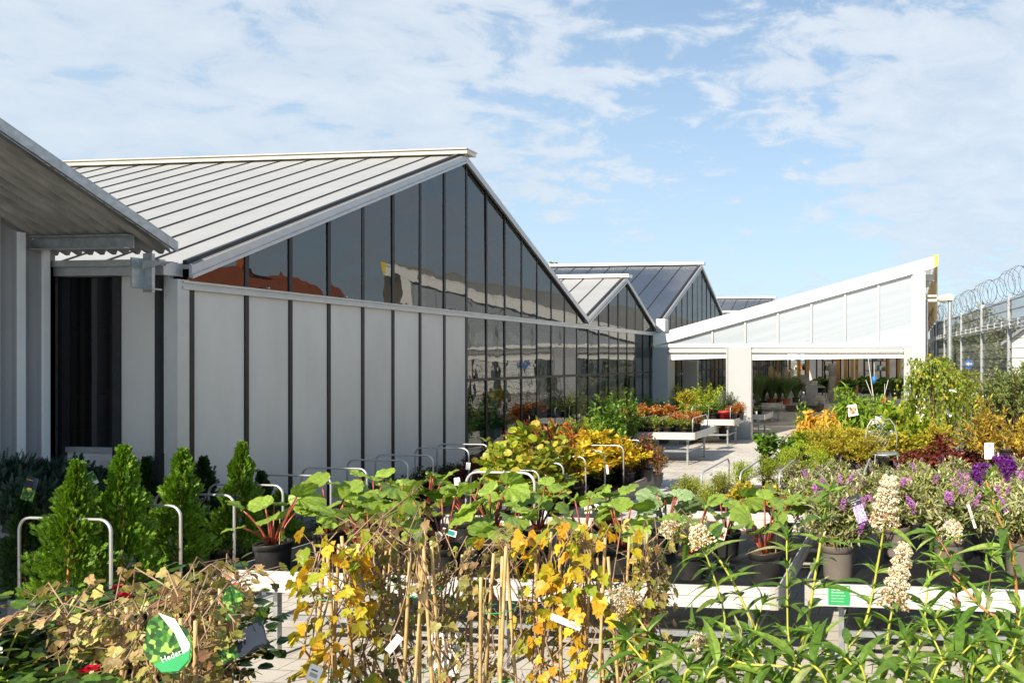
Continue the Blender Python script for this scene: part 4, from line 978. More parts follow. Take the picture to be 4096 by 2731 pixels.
simple('orange_twig_tree',b_std('salix',T_lance,.075,.70,(.42,.42,.46)),1.42,.84,2)
# weeping birch
def b_birch(seed):
    r=np.random.default_rng(seed);t=thing('weeping_birch','','tree');pot(t,.18,.3,M['potK'])
    m=MB();m.tube([(0,0,.2),(.02,.01,1.2),(-.02,0,2.25)],[.020,.016,.010],8)
    P_=[]
    for k in range(95):
        a=r.random()*6.28;o=.16+.52*r.random()**.8;z0=1.85+.45*r.random();dn=.35+1.25*r.random();ts=np.linspace(0,1,9)
        x=o*(1-np.exp(-3.2*ts))*(1+.1*ts);p=np.c_[math.cos(a)*x,math.sin(a)*x,z0+.16*np.sin(ts*3)-dn*ts**1.9];P_.append(p+r.normal(size=p.shape)*.012)
        m.tube([tuple(q) for q in p],[.006,.005,.004,.003,.003,.002,.002,.002,.001],3,False)
    part('trunk',m,M['stemB'],t);m=MB();pos=[];dr=[]
    T=(np.array([(0,0,0),(-.38,.25,.03),(-.2,.65,0),(0,1.05,-.06),(.2,.65,0),(.38,.25,.03)]),[(0,1,2,3),(0,3,4,5)])
    leaves_on(m,r,P_,T,44,.058,.12,.5,-.7,1.1,.025);part('crown',m,LM['birch'],t)
    m=MB()
    for dx in (-.05,.06): m.tube([(dx,.03,.2),(dx*.6,.02,1.95)],.009,6)
    part('cane',m,M['cane'],t);return t
simple('weeping_birch',b_birch,2.45,1.35,1)
def row(key,specs,d,z0,desc,group,cat='potted plant',f=None):
    """specs: (px, ytop, width px[, d])  left to right"""
    for i,s in enumerate(specs):
        dd=s[3] if len(s)>3 else d
        put(key if isinstance(key,str) else key[i%len(key)],s[0],dd,z0,s[1],s[2],desc.format(o=N_[i]),cat,group)
# conifers in the wall bed
for px,yt,w,d in ((150,1046,135,5.95),(275,1010,128,6.35),(400,1018,125,6.85),(540,1008,112,7.45),(650,1110,90,8.1)): pass
labs=['leftmost lit thuja, leaning beside the first steel hoop','tallest bright green thuja, in front of the dark side window','bright thuja in front of the greenhouse corner post','slim bright thuja against the second grey cladding panel','short thuja at the right end of the conifer group']
for (px,yt,w,d),l in zip(((150,1046,140,5.98),(278,1008,130,6.35),(402,1020,128,6.85),(536,1006,105,7.45),(645,1118,80,8.05)),labs): (lambda t:setattr(t,'rotation_euler',(random.uniform(-.06,.06),random.uniform(-.06,.06),random.random()*6.28)))(put('thuja',px,d,.18,yt,w*random.uniform(.9,1.08),l,'conifer','thuja cones in the timber bed'))
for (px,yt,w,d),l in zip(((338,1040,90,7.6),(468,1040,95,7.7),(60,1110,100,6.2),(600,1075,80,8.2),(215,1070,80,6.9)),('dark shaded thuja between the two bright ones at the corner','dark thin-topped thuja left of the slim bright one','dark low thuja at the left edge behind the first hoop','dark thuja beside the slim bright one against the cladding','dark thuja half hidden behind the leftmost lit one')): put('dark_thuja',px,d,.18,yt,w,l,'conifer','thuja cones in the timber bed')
for i,(px,d,yt) in enumerate(((-60,6.5,1060),(25,6.75,1052),(105,7.0,1050),(165,7.3,1058),(225,7.45,1070),(60,6.3,1095))): put('juniper',px,d,.80,yt,115,f'{N_[i]} dark spreading juniper counted from the left in the tray by the shed' if i<5 else 'low juniper at the front of the tray by the shed','conifer','junipers in the shed tray')
# spiraeas in wall bed
sp=[(770,1165,90,8.6),(812,1118,90,9.0),(850,1100,90,9.3),(890,1092,90,9.8),(930,1085,90,10.3),(968,1070,85,10.9),(1000,1064,80,11.4),(1035,1062,80,12.0)]
for i,s in enumerate(sp): put('spiraea',s[0],s[3],.2,s[1],s[2],f'dark leafed spiraea with white flowers, {N_[i]} from the left along the cladding','potted plant','spiraeas in the wall bed')
for i,s in enumerate(((1065,1052,80,11.6),(1105,1045,70,12.3),(1140,1035,70,13.0),(1085,1075,80,10.6),(1030,1090,80,10.0))): put('burgundy_spiraea',s[0],s[3],.2,s[1],s[2],f'low burgundy spiraea, {N_[i]} of those left of the magnolia bed','potted plant','burgundy spiraeas in the wall bed')
# magnolia bed
for (px,d,yt,w),l in zip(((1155,9.4,985,150),(1215,10.1,950,150),(1280,10.8,990,140),(1235,9.5,1030,150),(1185,11.0,975,120)),('magnolia with pale round leaves standing out left, before the dark glass','tallest magnolia with large round top leaf','magnolia right of the tallest one','low magnolia in front of the tallest one','magnolia half hidden behind the left ones')): put('magnolia',px,d,.2,yt,w,l,'shrub','magnolias in the middle bed')
for (px,d,yt,w),l in zip(((1360,12.4,972,160),(1415,12.8,995,130),(1380,12.1,1030,110),(1320,10.9,1000,140),(1440,12.5,1000,100)),('brightest golden yellow shrub in the middle bed','yellow green shrub right of the brightest golden one','low yellow shrub with reddish leaves in front of the golden one','yellow shrub between the magnolias and the golden shrub','small golden shrub behind, near the photinia')): put('yellow_rhododendron',px,d,.2,yt,w,l,'shrub','golden shrubs in the middle bed')
for (px,d,yt,w),l in zip(((1480,12.9,982,85),(1455,12.8,1030,70),(1512,12.7,1010,50)),('photinia with red shoot tips at the end of the middle bed','lower photinia between the hoops and the golden shrubs','small photinia at the far corner of the middle bed')): put('photinia',px,d,.2,yt,w,l,'shrub','photinias in the middle bed')
for i,(px,d,yt,w) in enumerate(((1330,11.7,1060,90),(1280,10.9,1075,90),(1200,9.9,1070,100),(1375,12.2,1080,70))): put('leafy_green_shrub',px,d,.2,yt,w,f'low dark green shrub, {N_[i]} from the right at the foot of the magnolias' if i<3 else 'low green shrub nearest the corner of the middle bed','shrub','low shrubs in the middle bed')
# row along the glass wall (on the ground behind the bed)
wl=[('burgundy_spiraea',1200,11.12,945,112,'dark red nandina against the glass left of the others'),('red_shrub',1262,11.96,950,112,'orange red nandina in front of the glass'),('red_shrub',1315,12.77,955,87,'second orange nandina right of the first'),('lime_shrub',1300,13.03,935,93,'lime green privet with upright shoots against the glass'),('lime_shrub',1350,13.38,930,87,'lime green privet right of the first privet'),('tall_dark_shrub',1395,14.7,880,118,'tall glossy green shrub before the glass wall, largest of the row'),('tall_dark_shrub',1440,15.71,885,87,'green shrub right of the largest one before the glass'),('laurel_shrub',1340,13.2,950,87,'bushy olive shrub at the foot of the privets'),('tall_dark_shrub',1490,19.8,895,87,'dark green shrub near the hall pillar'),('tall_dark_shrub',1525,20.1,905,68,'dark thin shrub right in front of the grey hall pillar'),('laurel_shrub',1400,14.35,945,87,'variegated shrub at the left of the red table'),('laurel_shrub',1235,11.58,960,87,'green shrub between the two nandinas')]
for k,px,d,yt,w,l in wl: put(k,px,d,0.05,yt,w,l,'shrub','shrubs along the glass wall')
# table T1
dz=.72
t1p=[('red_shrub',1440,16.6,927,77,'coral red shrub at the left end of the front table'),('red_shrub',1485,17.2,920,75,'tall red tipped shrub second from the left on the front table'),('red_shrub',1525,17.5,922,75,'red tipped shrub in the middle back of the front table'),('pernettya',1462,16.25,954,62,'pink flowered evergreen at the front left of the table'),('pernettya',1500,16.25,950,60,'pink flowered evergreen, second along the front of the table'),('pernettya',1535,16.3,952,57,'pink flowered evergreen, third along the front of the table'),('gaultheria',1556,16.5,940,56,'reddish bushy pot right of the pink flowered evergreens'),('pernettya',1572,16.3,957,47,'small green heath pot near the right front corner'),('gaultheria',1592,17.0,938,52,'reddish pot at the right end of the front table'),('pernettya',1600,17.3,947,47,'green heath pot at the far right corner of the front table')]
for k,px,d,yt,w,l in t1p: put(k,px,d,dz,yt,w,l,'potted plant','plants on the front table')
put('little_golden_tree',1576,17.3,dz,892,55,'little golden leafed tree on a bare stem on the front table','standard tree')
t2p=[('yellow_flower_shrub',1640,20.0,913,65,'small leafed shrub with yellow flowers on the pillar table'),('yellow_flower_shrub',1612,20.0,920,56,'green shrub at the left of the pillar table'),('blue_grey_shrub',1668,20.3,888,56,'blue grey shrub before the hall pillar'),('gaultheria',1684,20.0,923,40,'small red pot plant near the corner of the pillar table'),('gaultheria',1700,20.3,918,37,'small red pot plant at the far corner of the pillar table')]
for k,px,d,yt,w,l in t2p: put(k,px,d,dz,yt,w,l,'potted plant','plants on the pillar table')
rp=thing('red_pot','bright red pot holding a small olive shrub on the pillar table','pot',at(1663,19.75,dz))
c=at(1663,19.75,dz);m=MB();m.lathe([(0,0),(.13,0),(.16,.26),(.17,.26),(.17,.31),(.15,.31),(.15,.28)],20,c=tuple(c));part('pot_body',m,M['red'],rp,True)
m=MB();m.lathe([(0,.27),(.15,.27)],20,c=tuple(c));part('soil',m,M['soil'],rp)
for (px,d,yt,w),l in zip(((1575,22.3,868,115),(1620,22.6,860,115),(1600,21.9,890,100),(1660,22.0,880,70)),('feathery bright green sumac behind the golden little tree','tallest feathery sumac inside the left shutter opening','lower feathery sumac in the middle of the left opening','yellow green sumac beside the pillar')): put('fern_shrub',px,d-.9 if d<22.2 else d,0.05,yt,w,l,'shrub','sumacs in the left shutter opening')
# hall interior
for i,(px,d,yt,w) in enumerate(((1772,27.6,846,48),(1806,27.8,850,46),(1790,28.2,858,40))): put('pampas_grass',px,d,.70,yt,w,f'pampas grass in a terracotta pot, {("leftmost","rightmost","rearmost")[i]} of three on the hall table','grass','pampas grasses in the hall')
for i,(px,d) in enumerate(((1740,26.5),(1752,28.5),(1828,31.5))): put('tall_grass',px,d,.55,862+i*4,45,('tall green grass just inside the shutter opening','tall green grass behind the first one in the hall','bushy grass beside the stone cubes')[i],'grass','green grasses in the hall')
for i,px in enumerate((1731,1745)): put('white_heather',px,HY+1.6+i*.4,.64,930-i*3,24,('white flowered heather on the small tray, nearest','white flowered heather on the small tray, further back')[i],'potted plant','white heathers')
for i,(px,d,yt,w) in enumerate(((1770,38,868,60),(1800,39,866,60),(1830,38.5,864,60),(1860,40,866,55),(1905,42,868,50),(1885,44,862,40),(1950,40,862,60),(1990,41,860,70),(2030,39,862,70),(2060,36,858,60),(2010,34,868,60))): put('leafy_green_shrub' if i%3 else 'laurel_shrub',px,d,.5,yt,w,f'dark leafy plant deep inside the hall, {N_[i]} from the left' if i<7 else ('broad dark plant under the timber frame on the right of the hall','dark plant in the middle right of the hall interior','dark plant near the right hall post','low dark plant in front of the hall shelves on the right')[i-7],'potted plant','plants deep in the hall')
pl=thing('timber_pallet','low dark timber pallet frame under the grey stone cubes','pallet',at(1818,33.0));q=at(1818,33.0)
m=MB();m.box(q.x-.25,q.x+1.4,q.y-.05,q.y+1.6,0,.30);part('frame_board',m,M['brown'],pl)
for i,(dx,dy,z) in enumerate(((.15,.3,.30),(.85,.3,.30),(.2,.35,.80),(.95,.35,.80),(.55,.75,1.30))):
    s=.26 if i<4 else .19
    t=thing('stone_planter',('left cube planter on the bottom of the stack','right cube planter on the bottom of the stack','left cube planter in the second layer','right cube planter in the second layer','narrow stone block on top of the cube planters')[i],'planter',(q.x+dx,q.y+dy,z),'grey stone planters')
    m=MB();x,y=q.x+dx,q.y+dy;h=.49
    m.box(x-s,x+s,y-s,y-s+.04,z,z+h);m.box(x-s,x+s,y+s-.04,y+s,z,z+h);m.box(x-s,x-s+.04,y-s+.04,y+s-.04,z,z+h);m.box(x+s-.04,x+s,y-s+.04,y+s-.04,z,z+h);m.box(x-s+.04,x+s-.04,y-s+.04,y+s-.04,z,z+h-.06);part('shell',m,M['stone'],t)
for i,(px,d,z,r_,h) in enumerate(((1860,34.5,1.0,.42,.45),(1852,34.0,.95,.4,.4),(1864,33.4,.0,.33,.5),(1878,34.5,0,.4,.55),(1870,36,0,.4,.6))):
    t=thing('bowl_planter',('large cream bowl on top of the planters','cream bowl left of the largest bowl','small sage bowl on the ground in the hall','cream tub right of the small sage bowl','cream tub furthest back')[i],'planter',at(px,d,z),'round planters in the hall');c=at(px,d,z)
    m=MB();m.lathe([(0,0),(r_*.55,0),(r_*.85,h*.45),(r_,h*.9),(r_,h),(r_*.9,h),(r_*.8,h*.5)],20,c=tuple(c));part('bowl',m,M['cream'],t,True)
for i,(px,d,z) in enumerate(((1912,40,.0),(1924,40,.0),(1936,40.5,0),(1912,40,.78),(1912,40,1.56))):
    t=thing('vase_planter',f'tall concrete vase planter in the hall, {N_[i]} of the group' if i<3 else ('vase planter in the second layer of the concrete stack','vase planter on top of the concrete stack')[i-3],'planter',at(px,d,z),'concrete vase planters');c=at(px,d,z)
    m=MB();m.lathe([(0,0),(.20,0),(.27,.7),(.30,.76),(.25,.76)] if i%2==0 else [(0,0),(.28,0),(.2,.7),(.25,.76),(.2,.76)],16,c=tuple(c));part('vase',m,M['concrete'],t,True)
for i,(px,d) in enumerate(((1782,42),(1835,42.5),(1925,41),(1942,43),(1957,45),(1968,47),(1765,47),(1855,48),(2040,46),(2065,44))):
    t=thing('timber_post',f'orange timber display post in the hall, {N_[i]} in order','post',at(px,d),'orange timber posts');c=at(px,d);m=MB();m.box(c.x-.10,c.x+.10,c.y-.10,c.y+.10,0,3.3);part('post_shaft',m,M['timber'],t)
    m=MB();m.box(c.x-.14,c.x+.14,c.y-.14,c.y+.14,0,.08);part('post_shoe',m,M['galv'],t)
for j,(pa,pb,d,lab) in enumerate(((1735,1775,48,'left shelf rack of small goods on the hall back wall'),(1778,1812,49,'shelf rack of brown boxes behind the pampas grasses'),(1815,1850,49.5,'shelf rack of white boxes at the middle of the back wall'),(1890,1922,48.5,'dark wooden rack with round wreaths'),(1985,2035,46,'steel rack of baskets on the right of the hall'))):
    t=thing('shelf_rack',lab,'shelf',at((pa+pb)/2,d),'shelf racks in the hall');a=at(pa,d);b=at(pb,d)
    m=MB();
    for k in range(4): m.box(a.x,b.x,a.y-.2,a.y+.25,.5+.65*k,.55+.65*k)
    m.box(a.x-.05,a.x,a.y-.2,a.y+.25,0,2.7);m.box(b.x,b.x+.05,a.y-.2,a.y+.25,0,2.7);part('shelf_board',m,M['brown'],t)
    rr=np.random.default_rng(j)
    for mt in ('paper','orangeP','teal','concrete'):
        m=MB()
        for k in range(4):
            x=a.x+.1
            while x<b.x-.1:
                wd=.10+.15*rr.random()
                if rr.random()<.24: hh=.15+.3*rr.random();m.box(x,x+wd*.9,a.y-.18,a.y+.05,.551+.65*k,.55+.65*k+hh)
                x+=wd
        if m.n: tag(part('shelf_goods',m,M[mt],t),None,None,None,'stuff')
for i,px in enumerate((1787,1796,1805,1813,1820)):
    d=46;c=at(px,d,1.35);t=thing('lantern',f'small white lantern in the hall, {N_[i]} from the left','lantern',c,'white lanterns in a row');m=MB()
    for sx_,sy_ in ((-1,-1),(1,-1),(-1,1),(1,1)): m.beam((c.x+sx_*.14,c.y+sy_*.14,1.35),(c.x+sx_*.09,c.y+sy_*.09,1.75),.02,.02,up=(0,1,0))
    m.lathe([(.15,.40),(.0,.55)],4,c=tuple(c));m.box(c.x-.16,c.x+.16,c.y-.16,c.y+.16,1.34,1.37);part('lantern_frame',m,M['paper'],t)
fs=thing('fire_sign','small red and white fire extinguisher sign inside the left opening','sign',at(1585,24,zat(807,24)));c=at(1585,24,zat(807,24))
m=MB();m.box(c.x-.15,c.x+.15,c.y-.005,c.y,c.z-.17,c.z+.17);pn=part('sign_plate',m,M['paper'],fs);m=MB();m.box(c.x-.11,c.x+.11,c.y-.008,c.y-.0055,c.z-.13,c.z+.13);part('red_field',m,M['red'],pn)
m=MB();m.box(c.x-.02,c.x+.03,c.y-.010,c.y-.0085,c.z-.09,c.z+.06);m.box(c.x-.05,c.x+.01,c.y-.010,c.y-.0086,c.z+.061,c.z+.09);part('extinguisher_symbol',m,M['paper'],pn)
# column carrying that sign
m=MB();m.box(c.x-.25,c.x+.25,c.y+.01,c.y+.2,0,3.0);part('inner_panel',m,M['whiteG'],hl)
# inside the greenhouse, seen through the glass
cb_=thing('display_cabinet','white cabinet with a green top inside the greenhouse window','cabinet',(-9.0,13.2,0))
m=MB();m.box(-9.4,-8.7,12.55,14.9,0,1.08);part('cabinet_body',m,M['white'],cb_);m=MB();m.box(-9.45,-8.65,12.5,14.95,1.082,1.22);part('worktop',m,M['labG'],cb_)
k=0
for yy in (12.7,13.0,13.35,13.6,13.85,14.1):
    for lv in range(3 if k%2 else 1):
        t=thing('feed_bottle',f'teal bottle on the green worktop, {N_[min(k,19)]} from the left'+(', at the bottom',', in the middle of its stack',', on top of its stack')[lv],'bottle',(-8.95,yy,1.222+.24*lv),'teal bottles behind the glass')
        m=MB();m.lathe([(0,0),(.08,0),(.085,.16),(.04,.20),(.03,.235),(0,.235)],12,c=(-8.95,yy,1.222+.24*lv));bt=part('bottle_body',m,M['teal'],t)
        m=MB();m.box(-8.862,-8.858,yy-.05,yy+.05,1.26+.24*lv,1.36+.24*lv);part('bottle_label',m,M['paper'],bt)
    k+=1
gi_=[(-10.2,15.6,1.6,'red_shrub'),(-10.5,17.4,1.7,'tall_dark_shrub'),(-10.2,19.2,1.5,'tall_dark_shrub'),(-11.5,14.0,1.8,'orange_shrub'),(-11.5,18.3,1.8,'leafy_green_shrub')]
for i,(x,y,h,k) in enumerate(gi_):
    t=put(k,0,1,0,None,None,f'plant inside the greenhouse behind the glass, {N_[i]} from the near end','potted plant','plants inside the greenhouse');t.location=(x,y,.3);t.scale=(1.3,1.3,1.3)
# ---- tray A : rhubarbs ----
zA=.705
A=[('rhubarb',628,5.75,0,'rhubarb pot at the left end of the tray beside the thujas'),('rhubarb',845,5.35,0,'front row rhubarb behind the leftmost golden ivy'),('rhubarb',1020,5.62,0,'front row rhubarb in a pot left of the middle'),('rhubarb',1166,5.55,1215,'front row rhubarb in the large black pot near the middle, with a cane'),('rhubarb',1590,5.6,1175,'front row rhubarb with one mottled leaf behind the white panicle'),('rhubarb',1757,5.5,1130,'front row rhubarb with two leaves at the right corner of the tray'),
 ('rhubarb',760,6.15,0,'second row rhubarb over the ivy at the left'),('rhubarb',905,6.3,0,'second row rhubarb, third plant from the left'),('rhubarb',1130,6.1,1085,'tallest rhubarb, rising in front of the thick hoop'),('rhubarb',1235,6.3,1100,'second row rhubarb with spreading leaves right of the tallest'),('rhubarb',1340,6.0,1130,'rhubarb with yellowing leaf right of the middle'),('rhubarb',1430,5.75,1190,'low rhubarb behind the orange ivy leaves'),('rhubarb',1668,6.25,1130,'upright rhubarb in a round black pot before the boxwood'),('rhubarb',1395,6.6,1150,'small rhubarb at the back edge with a price tag'),('rhubarb',1790,6.5,1130,'rhubarb with brown edged leaves at the back right corner'),
 ('rhubarb',980,6.75,0,'back row rhubarb before the spiraeas'),('rhubarb',1075,6.6,1090,'back row rhubarb with olive leaves'),('rhubarb',860,6.75,0,'back row rhubarb at the left'),('grey_leaf_rhubarb',1530,6.35,1120,'grey green leafed rhubarb by the paved aisle')]
for k,px,d,yt,l in A:
    t=put(k,px,d,zA,None,None,l,'rhubarb','rhubarbs in black pots');s=1.0
    if yt: s=(zat(yt,d)-zA)/.72
    s=min(max(s,.85),1.15);t.scale=(1,1,s)
tk=thing('steel_hoop','thick pale hoop rising behind the tallest rhubarb','hoop',at(1155,7.1,.7),'steel hoops')
# ---- tray E and behind: butterfly bushes ----
E=[(1925,5.62,1030,'butterfly_bush','butterfly bush in the taupe pot nearest the tray corner'),(2180,5.85,1070,'butterfly_bush','butterfly bush in the middle taupe pot of the front row'),(2345,5.70,1060,'butterfly_bush','butterfly bush in the taupe pot at the right edge of the picture'),(2060,6.25,1040,'butterfly_bush','second row butterfly bush above the navy label'),(2262,6.4,1040,'butterfly_bush','second row butterfly bush with lilac spikes'),(1905,6.65,1050,'butterfly_bush','back row butterfly bush beside the tray side rail'),(2140,6.8,1020,'butterfly_bush','back row butterfly bush with a bright purple spike'),(2400,6.6,1030,'butterfly_bush','back row butterfly bush cut by the right edge')]
for px,d,yt,k,l in E:
    t=put(k,px,d,.705,None,None,l,'butterfly bush','butterfly bushes in taupe pots');s=(zat(yt,d)-.705)/.70;t.scale=(1.02,1.02,min(max(s,.9),1.12))
F_=[(1850,7.7,1040),(1935,7.9,1020),(2020,7.8,1015),(2100,7.9,1010),(2190,7.9,1005),(2280,7.9,1000),(2360,7.9,1000),(1830,8.5,1040),(1920,8.7,1015),(2010,8.7,1005),(2100,8.8,1000),(2190,8.8,1000),(2270,8.8,995),(2350,8.8,990)]
for i,(px,d,yt) in enumerate(F_):
    t=put('faded_butterfly_bush',px,d,.705,None,None,(f'silvery butterfly bush with faded spikes, {N_[i]} from the left in the nearer rear row' if i<7 else f'silvery butterfly bush with faded spikes, {N_[i-7]} from the left in the farther rear row'),'butterfly bush','silvery butterfly bushes on the rear tray');t.scale=(.95,.95,.80+.04*(i%3))
G_=[('boxwood',1575,7.9,1075,72,'boxwood at the left end of the rear tray'),('boxwood',1622,7.8,1100,60,'boxwood beside the first slanting hoop'),('boxwood',1655,8.5,1070,62,'taller loose boxwood behind the first slanting hoop'),('lime_shrub',1705,8.9,1042,80,'loose lime shrub between the slanting hoops'),('lime_shrub',1765,9.2,1030,85,'loose lime shrub under the third slanting hoop'),('yellow_maple_shrub',1705,7.75,1100,85,'orange leafed ivy pot behind the round rhubarb pot'),('yellow_maple_shrub',1775,7.75,1105,80,'yellow and brown leafed plant left of the butterfly bushes'),('lime_shrub',1820,9.3,995,85,'lime shrub behind the fourth slanting hoop'),('boxwood',1600,8.9,1090,50,'small boxwood by the aisle'),('lime_shrub',1880,9.4,1005,80,'lime shrub right behind the fifth slanting hoop')]
for k,px,d,yt,w,l in G_: put(k,px,d,.705,yt,w,l,'shrub','shrubs on the rear tray')
H_=[('leafy_green_shrub',1762,11.0,985,85,'dark broad leafed plant at the left end of the far yard tray'),('leafy_green_shrub',1815,10.9,1000,60,'broad leafed plant right of the dark one'),('hydrangea',1845,11.3,975,100,'broad light green plant below the orange shrub'),('yellow_green_shrub',1890,11.2,960,110,'yellow green shrub under the orange shrub'),('yellow_green_shrub',1950,11.2,965,110,'yellow green shrub, second along the far yard tray'),('yellow_green_shrub',2000,11.1,980,100,'yellow green shrub, third along the far yard tray'),('yellow_maple_shrub',2060,11.0,985,100,'golden green broadleaf shrub before the garden chair'),('yellow_maple_shrub',2115,11.0,990,95,'golden green broadleaf shrub under the birch'),('yellow_green_shrub',2160,10.9,955,110,'brownish yellow shrub beside the pale bed wall'),('yellow_green_shrub',1925,12.3,970,90,'yellow green shrub in the back row by the orange one'),('yellow_green_shrub',1985,12.2,975,90,'yellow green shrub in the back row left of the chair'),('yellow_green_shrub',1985,10.7,995,110,'low yellow green shrub at the front of the far yard tray'),('yellow_green_shrub',1900,10.75,995,110,'low yellow green shrub behind the fifth hoop')]
for k,px,d,yt,w,l in H_: put(k,px,d,.705,yt,w,l,'shrub','shrubs on the far yard tray')
for (px,d,yt,w),l in zip(((2165,9.9,985,120),(2100,10.0,1015,95),(2235,9.9,995,100),(2295,9.8,1025,70)),('largest burgundy leafed shrub','burgundy shrub left of the largest','burgundy shrub before the pale bed wall','small burgundy shrub below the orange twig tree')): put('burgundy_shrub',px,d,.5,yt,w,l,'shrub','burgundy shrubs')
put('orange_shrub',1875,12.9,.25,918,120,'bright orange leafed dogwood beside the paved aisle','shrub')
put('orange_shrub',1918,13.4,.25,940,70,'smaller orange dogwood right of the bright one','shrub')
put('laurel_shrub',1845,15.0,.2,905,45,'thin shrub with red twigs behind the orange dogwood','shrub')
for (px,d,yt,w),l in zip(((1965,13.2,850,125),(2010,13.9,868,100),(1935,15.5,880,70)),('tall drooping peach bush left of the chair','second drooping peach bush behind the first','narrow peach bush nearest the aisle')): put('peach_bush',px,d,.1,yt,w,l,'shrub','peach bushes')
for (px,d,yt,w),l in zip(((2055,12.6,895,125),(2100,12.3,915,110),(2060,14.3,885,100),(2020,13.2,960,70),(2120,13.5,955,80)),('bright green hydrangea above the garden chair','bright green hydrangea left of the birch canes','bright green hydrangea furthest back','low green hydrangea left of the chair','green hydrangea under the birch')): put('hydrangea',px,d,.2,yt,w,l,'shrub','bright hydrangeas')
put('weeping_birch',2140,12.2,.0,805,165,'large weeping birch with yellowing leaves before the hall corner pillar','tree',rot=.3)
put('weeping_birch',2205,14.5,.1,838,120,'smaller weeping birch right of the large one','tree',rot=2.)
# right bed by the fence
def onbed(t_,o_): q=c0.lerp(c1,t_)+out*o_;return q
def dpx(q): # depth & px
    d=-q.x*SA+q.y*CA;xr=q.x*CA+q.y*SA;return 1940+F*xr/d,d
bb=[(.92,.7),(.86,.9),(.80,.6),(.74,1.0),(.68,.6),(.62,1.0),(.56,.6),(.50,1.1),(.45,.6),(.40,1.1),(.97,.9),(.36,.6)]
for i,(a,b) in enumerate(bb):
    q=onbed(a,b);px,d=dpx(q);put('hedge_plant',px,d,.66,None,None,f'yellow green hedge plant in the fence bed, {N_[i]} from the far end' if i<10 else ('hedge plant at the very far end of the fence bed','hedge plant nearest the orange twig trees')[i-10],'shrub','hedge plants along the fence').scale=(1,1,.85 if b<.8 else 1.0)
for (px,d,z,yt,w),l in zip(((2268,9.6,.3,915,135),(2345,9.8,.3,930,120)),('orange twigged little tree in front of the bed wall','orange twigged little tree cut by the right edge')): put('orange_twig_tree',px,d,z,yt,w,l,'standard tree','orange twigged standards')
for (px,d,yt,w),l in zip(((2310,12.3,820,120),(2350,11.5,790,130),(2285,13.8,850,90),(2345,13.5,830,100)),('apple tree with grey green leaves left of the edge one','tallest apple tree at the right edge','smaller apple tree behind the hoops','apple tree behind the tallest at the right edge')): put('apple_tree',px,d,.66,yt,w,l,'tree','apple trees by the fence')
# ---- foreground ----
zD=.705
R_=[(60,2.75,1262,'rose bush at the lower left corner'),(210,2.95,1262,'rose bush with the open crimson flower'),(-70,2.5,1230,'rose bush cut by the left edge'),(330,3.02,1270,'rose bush behind the brown ivy'),(70,2.3,1380,'nearest rose bush at the bottom left'),(450,3.0,1285,'rose bush with small red buds beside the ivy')]
for px,d,yt,l in R_:
    t=put('rose_bush',px,d,zD,None,None,l,'rose bush','rose bushes');s=(zat(yt,d)-zD)/.80;t.scale=(.95,.95,min(1.15,max(.75,s)))
I_=[('golden_ivy',768,2.75,1215,'golden ivy tower with four leaning canes, leftmost golden one'),('golden_ivy',1275,2.85,1200,'golden ivy with orange leaves at the centre right'),('golden_ivy',1385,2.8,1210,'golden ivy with two tied canes before the panicles'),('withered_ivy',322,2.45,1305,'withered brown ivy above the leaf shaped label'),('withered_ivy',480,2.8,1285,'withered ivy with the black label'),('withered_ivy',215,2.6,1345,'lower withered ivy at the left, in front of the roses'),('brown_ivy',410,2.3,1400,'low withered ivy at the bottom between the labelled ones'),('brown_ivy',893,3.0,1190,'ivy on two dark canes left of the bare canes'),('sparse_ivy',975,2.7,1215,'ivy with five nearly bare canes'),('brown_ivy',1063,2.9,1235,'tangled brown ivy without visible canes'),('sparse_ivy',1150,2.7,1262,'ivy with three straight canes left of the centre pot'),('brown_ivy',1465,3.0,1195,'ivy with canes behind the first white panicle')]
for k,px,d,yt,l in I_:
    t=put(k,px,d,zD,None,None,l,'climbing ivy','ivy towers on the near tray');s=(zat(yt,d)-zD)/.88;t.scale=(1,1,min(1.3,max(.7,s)))
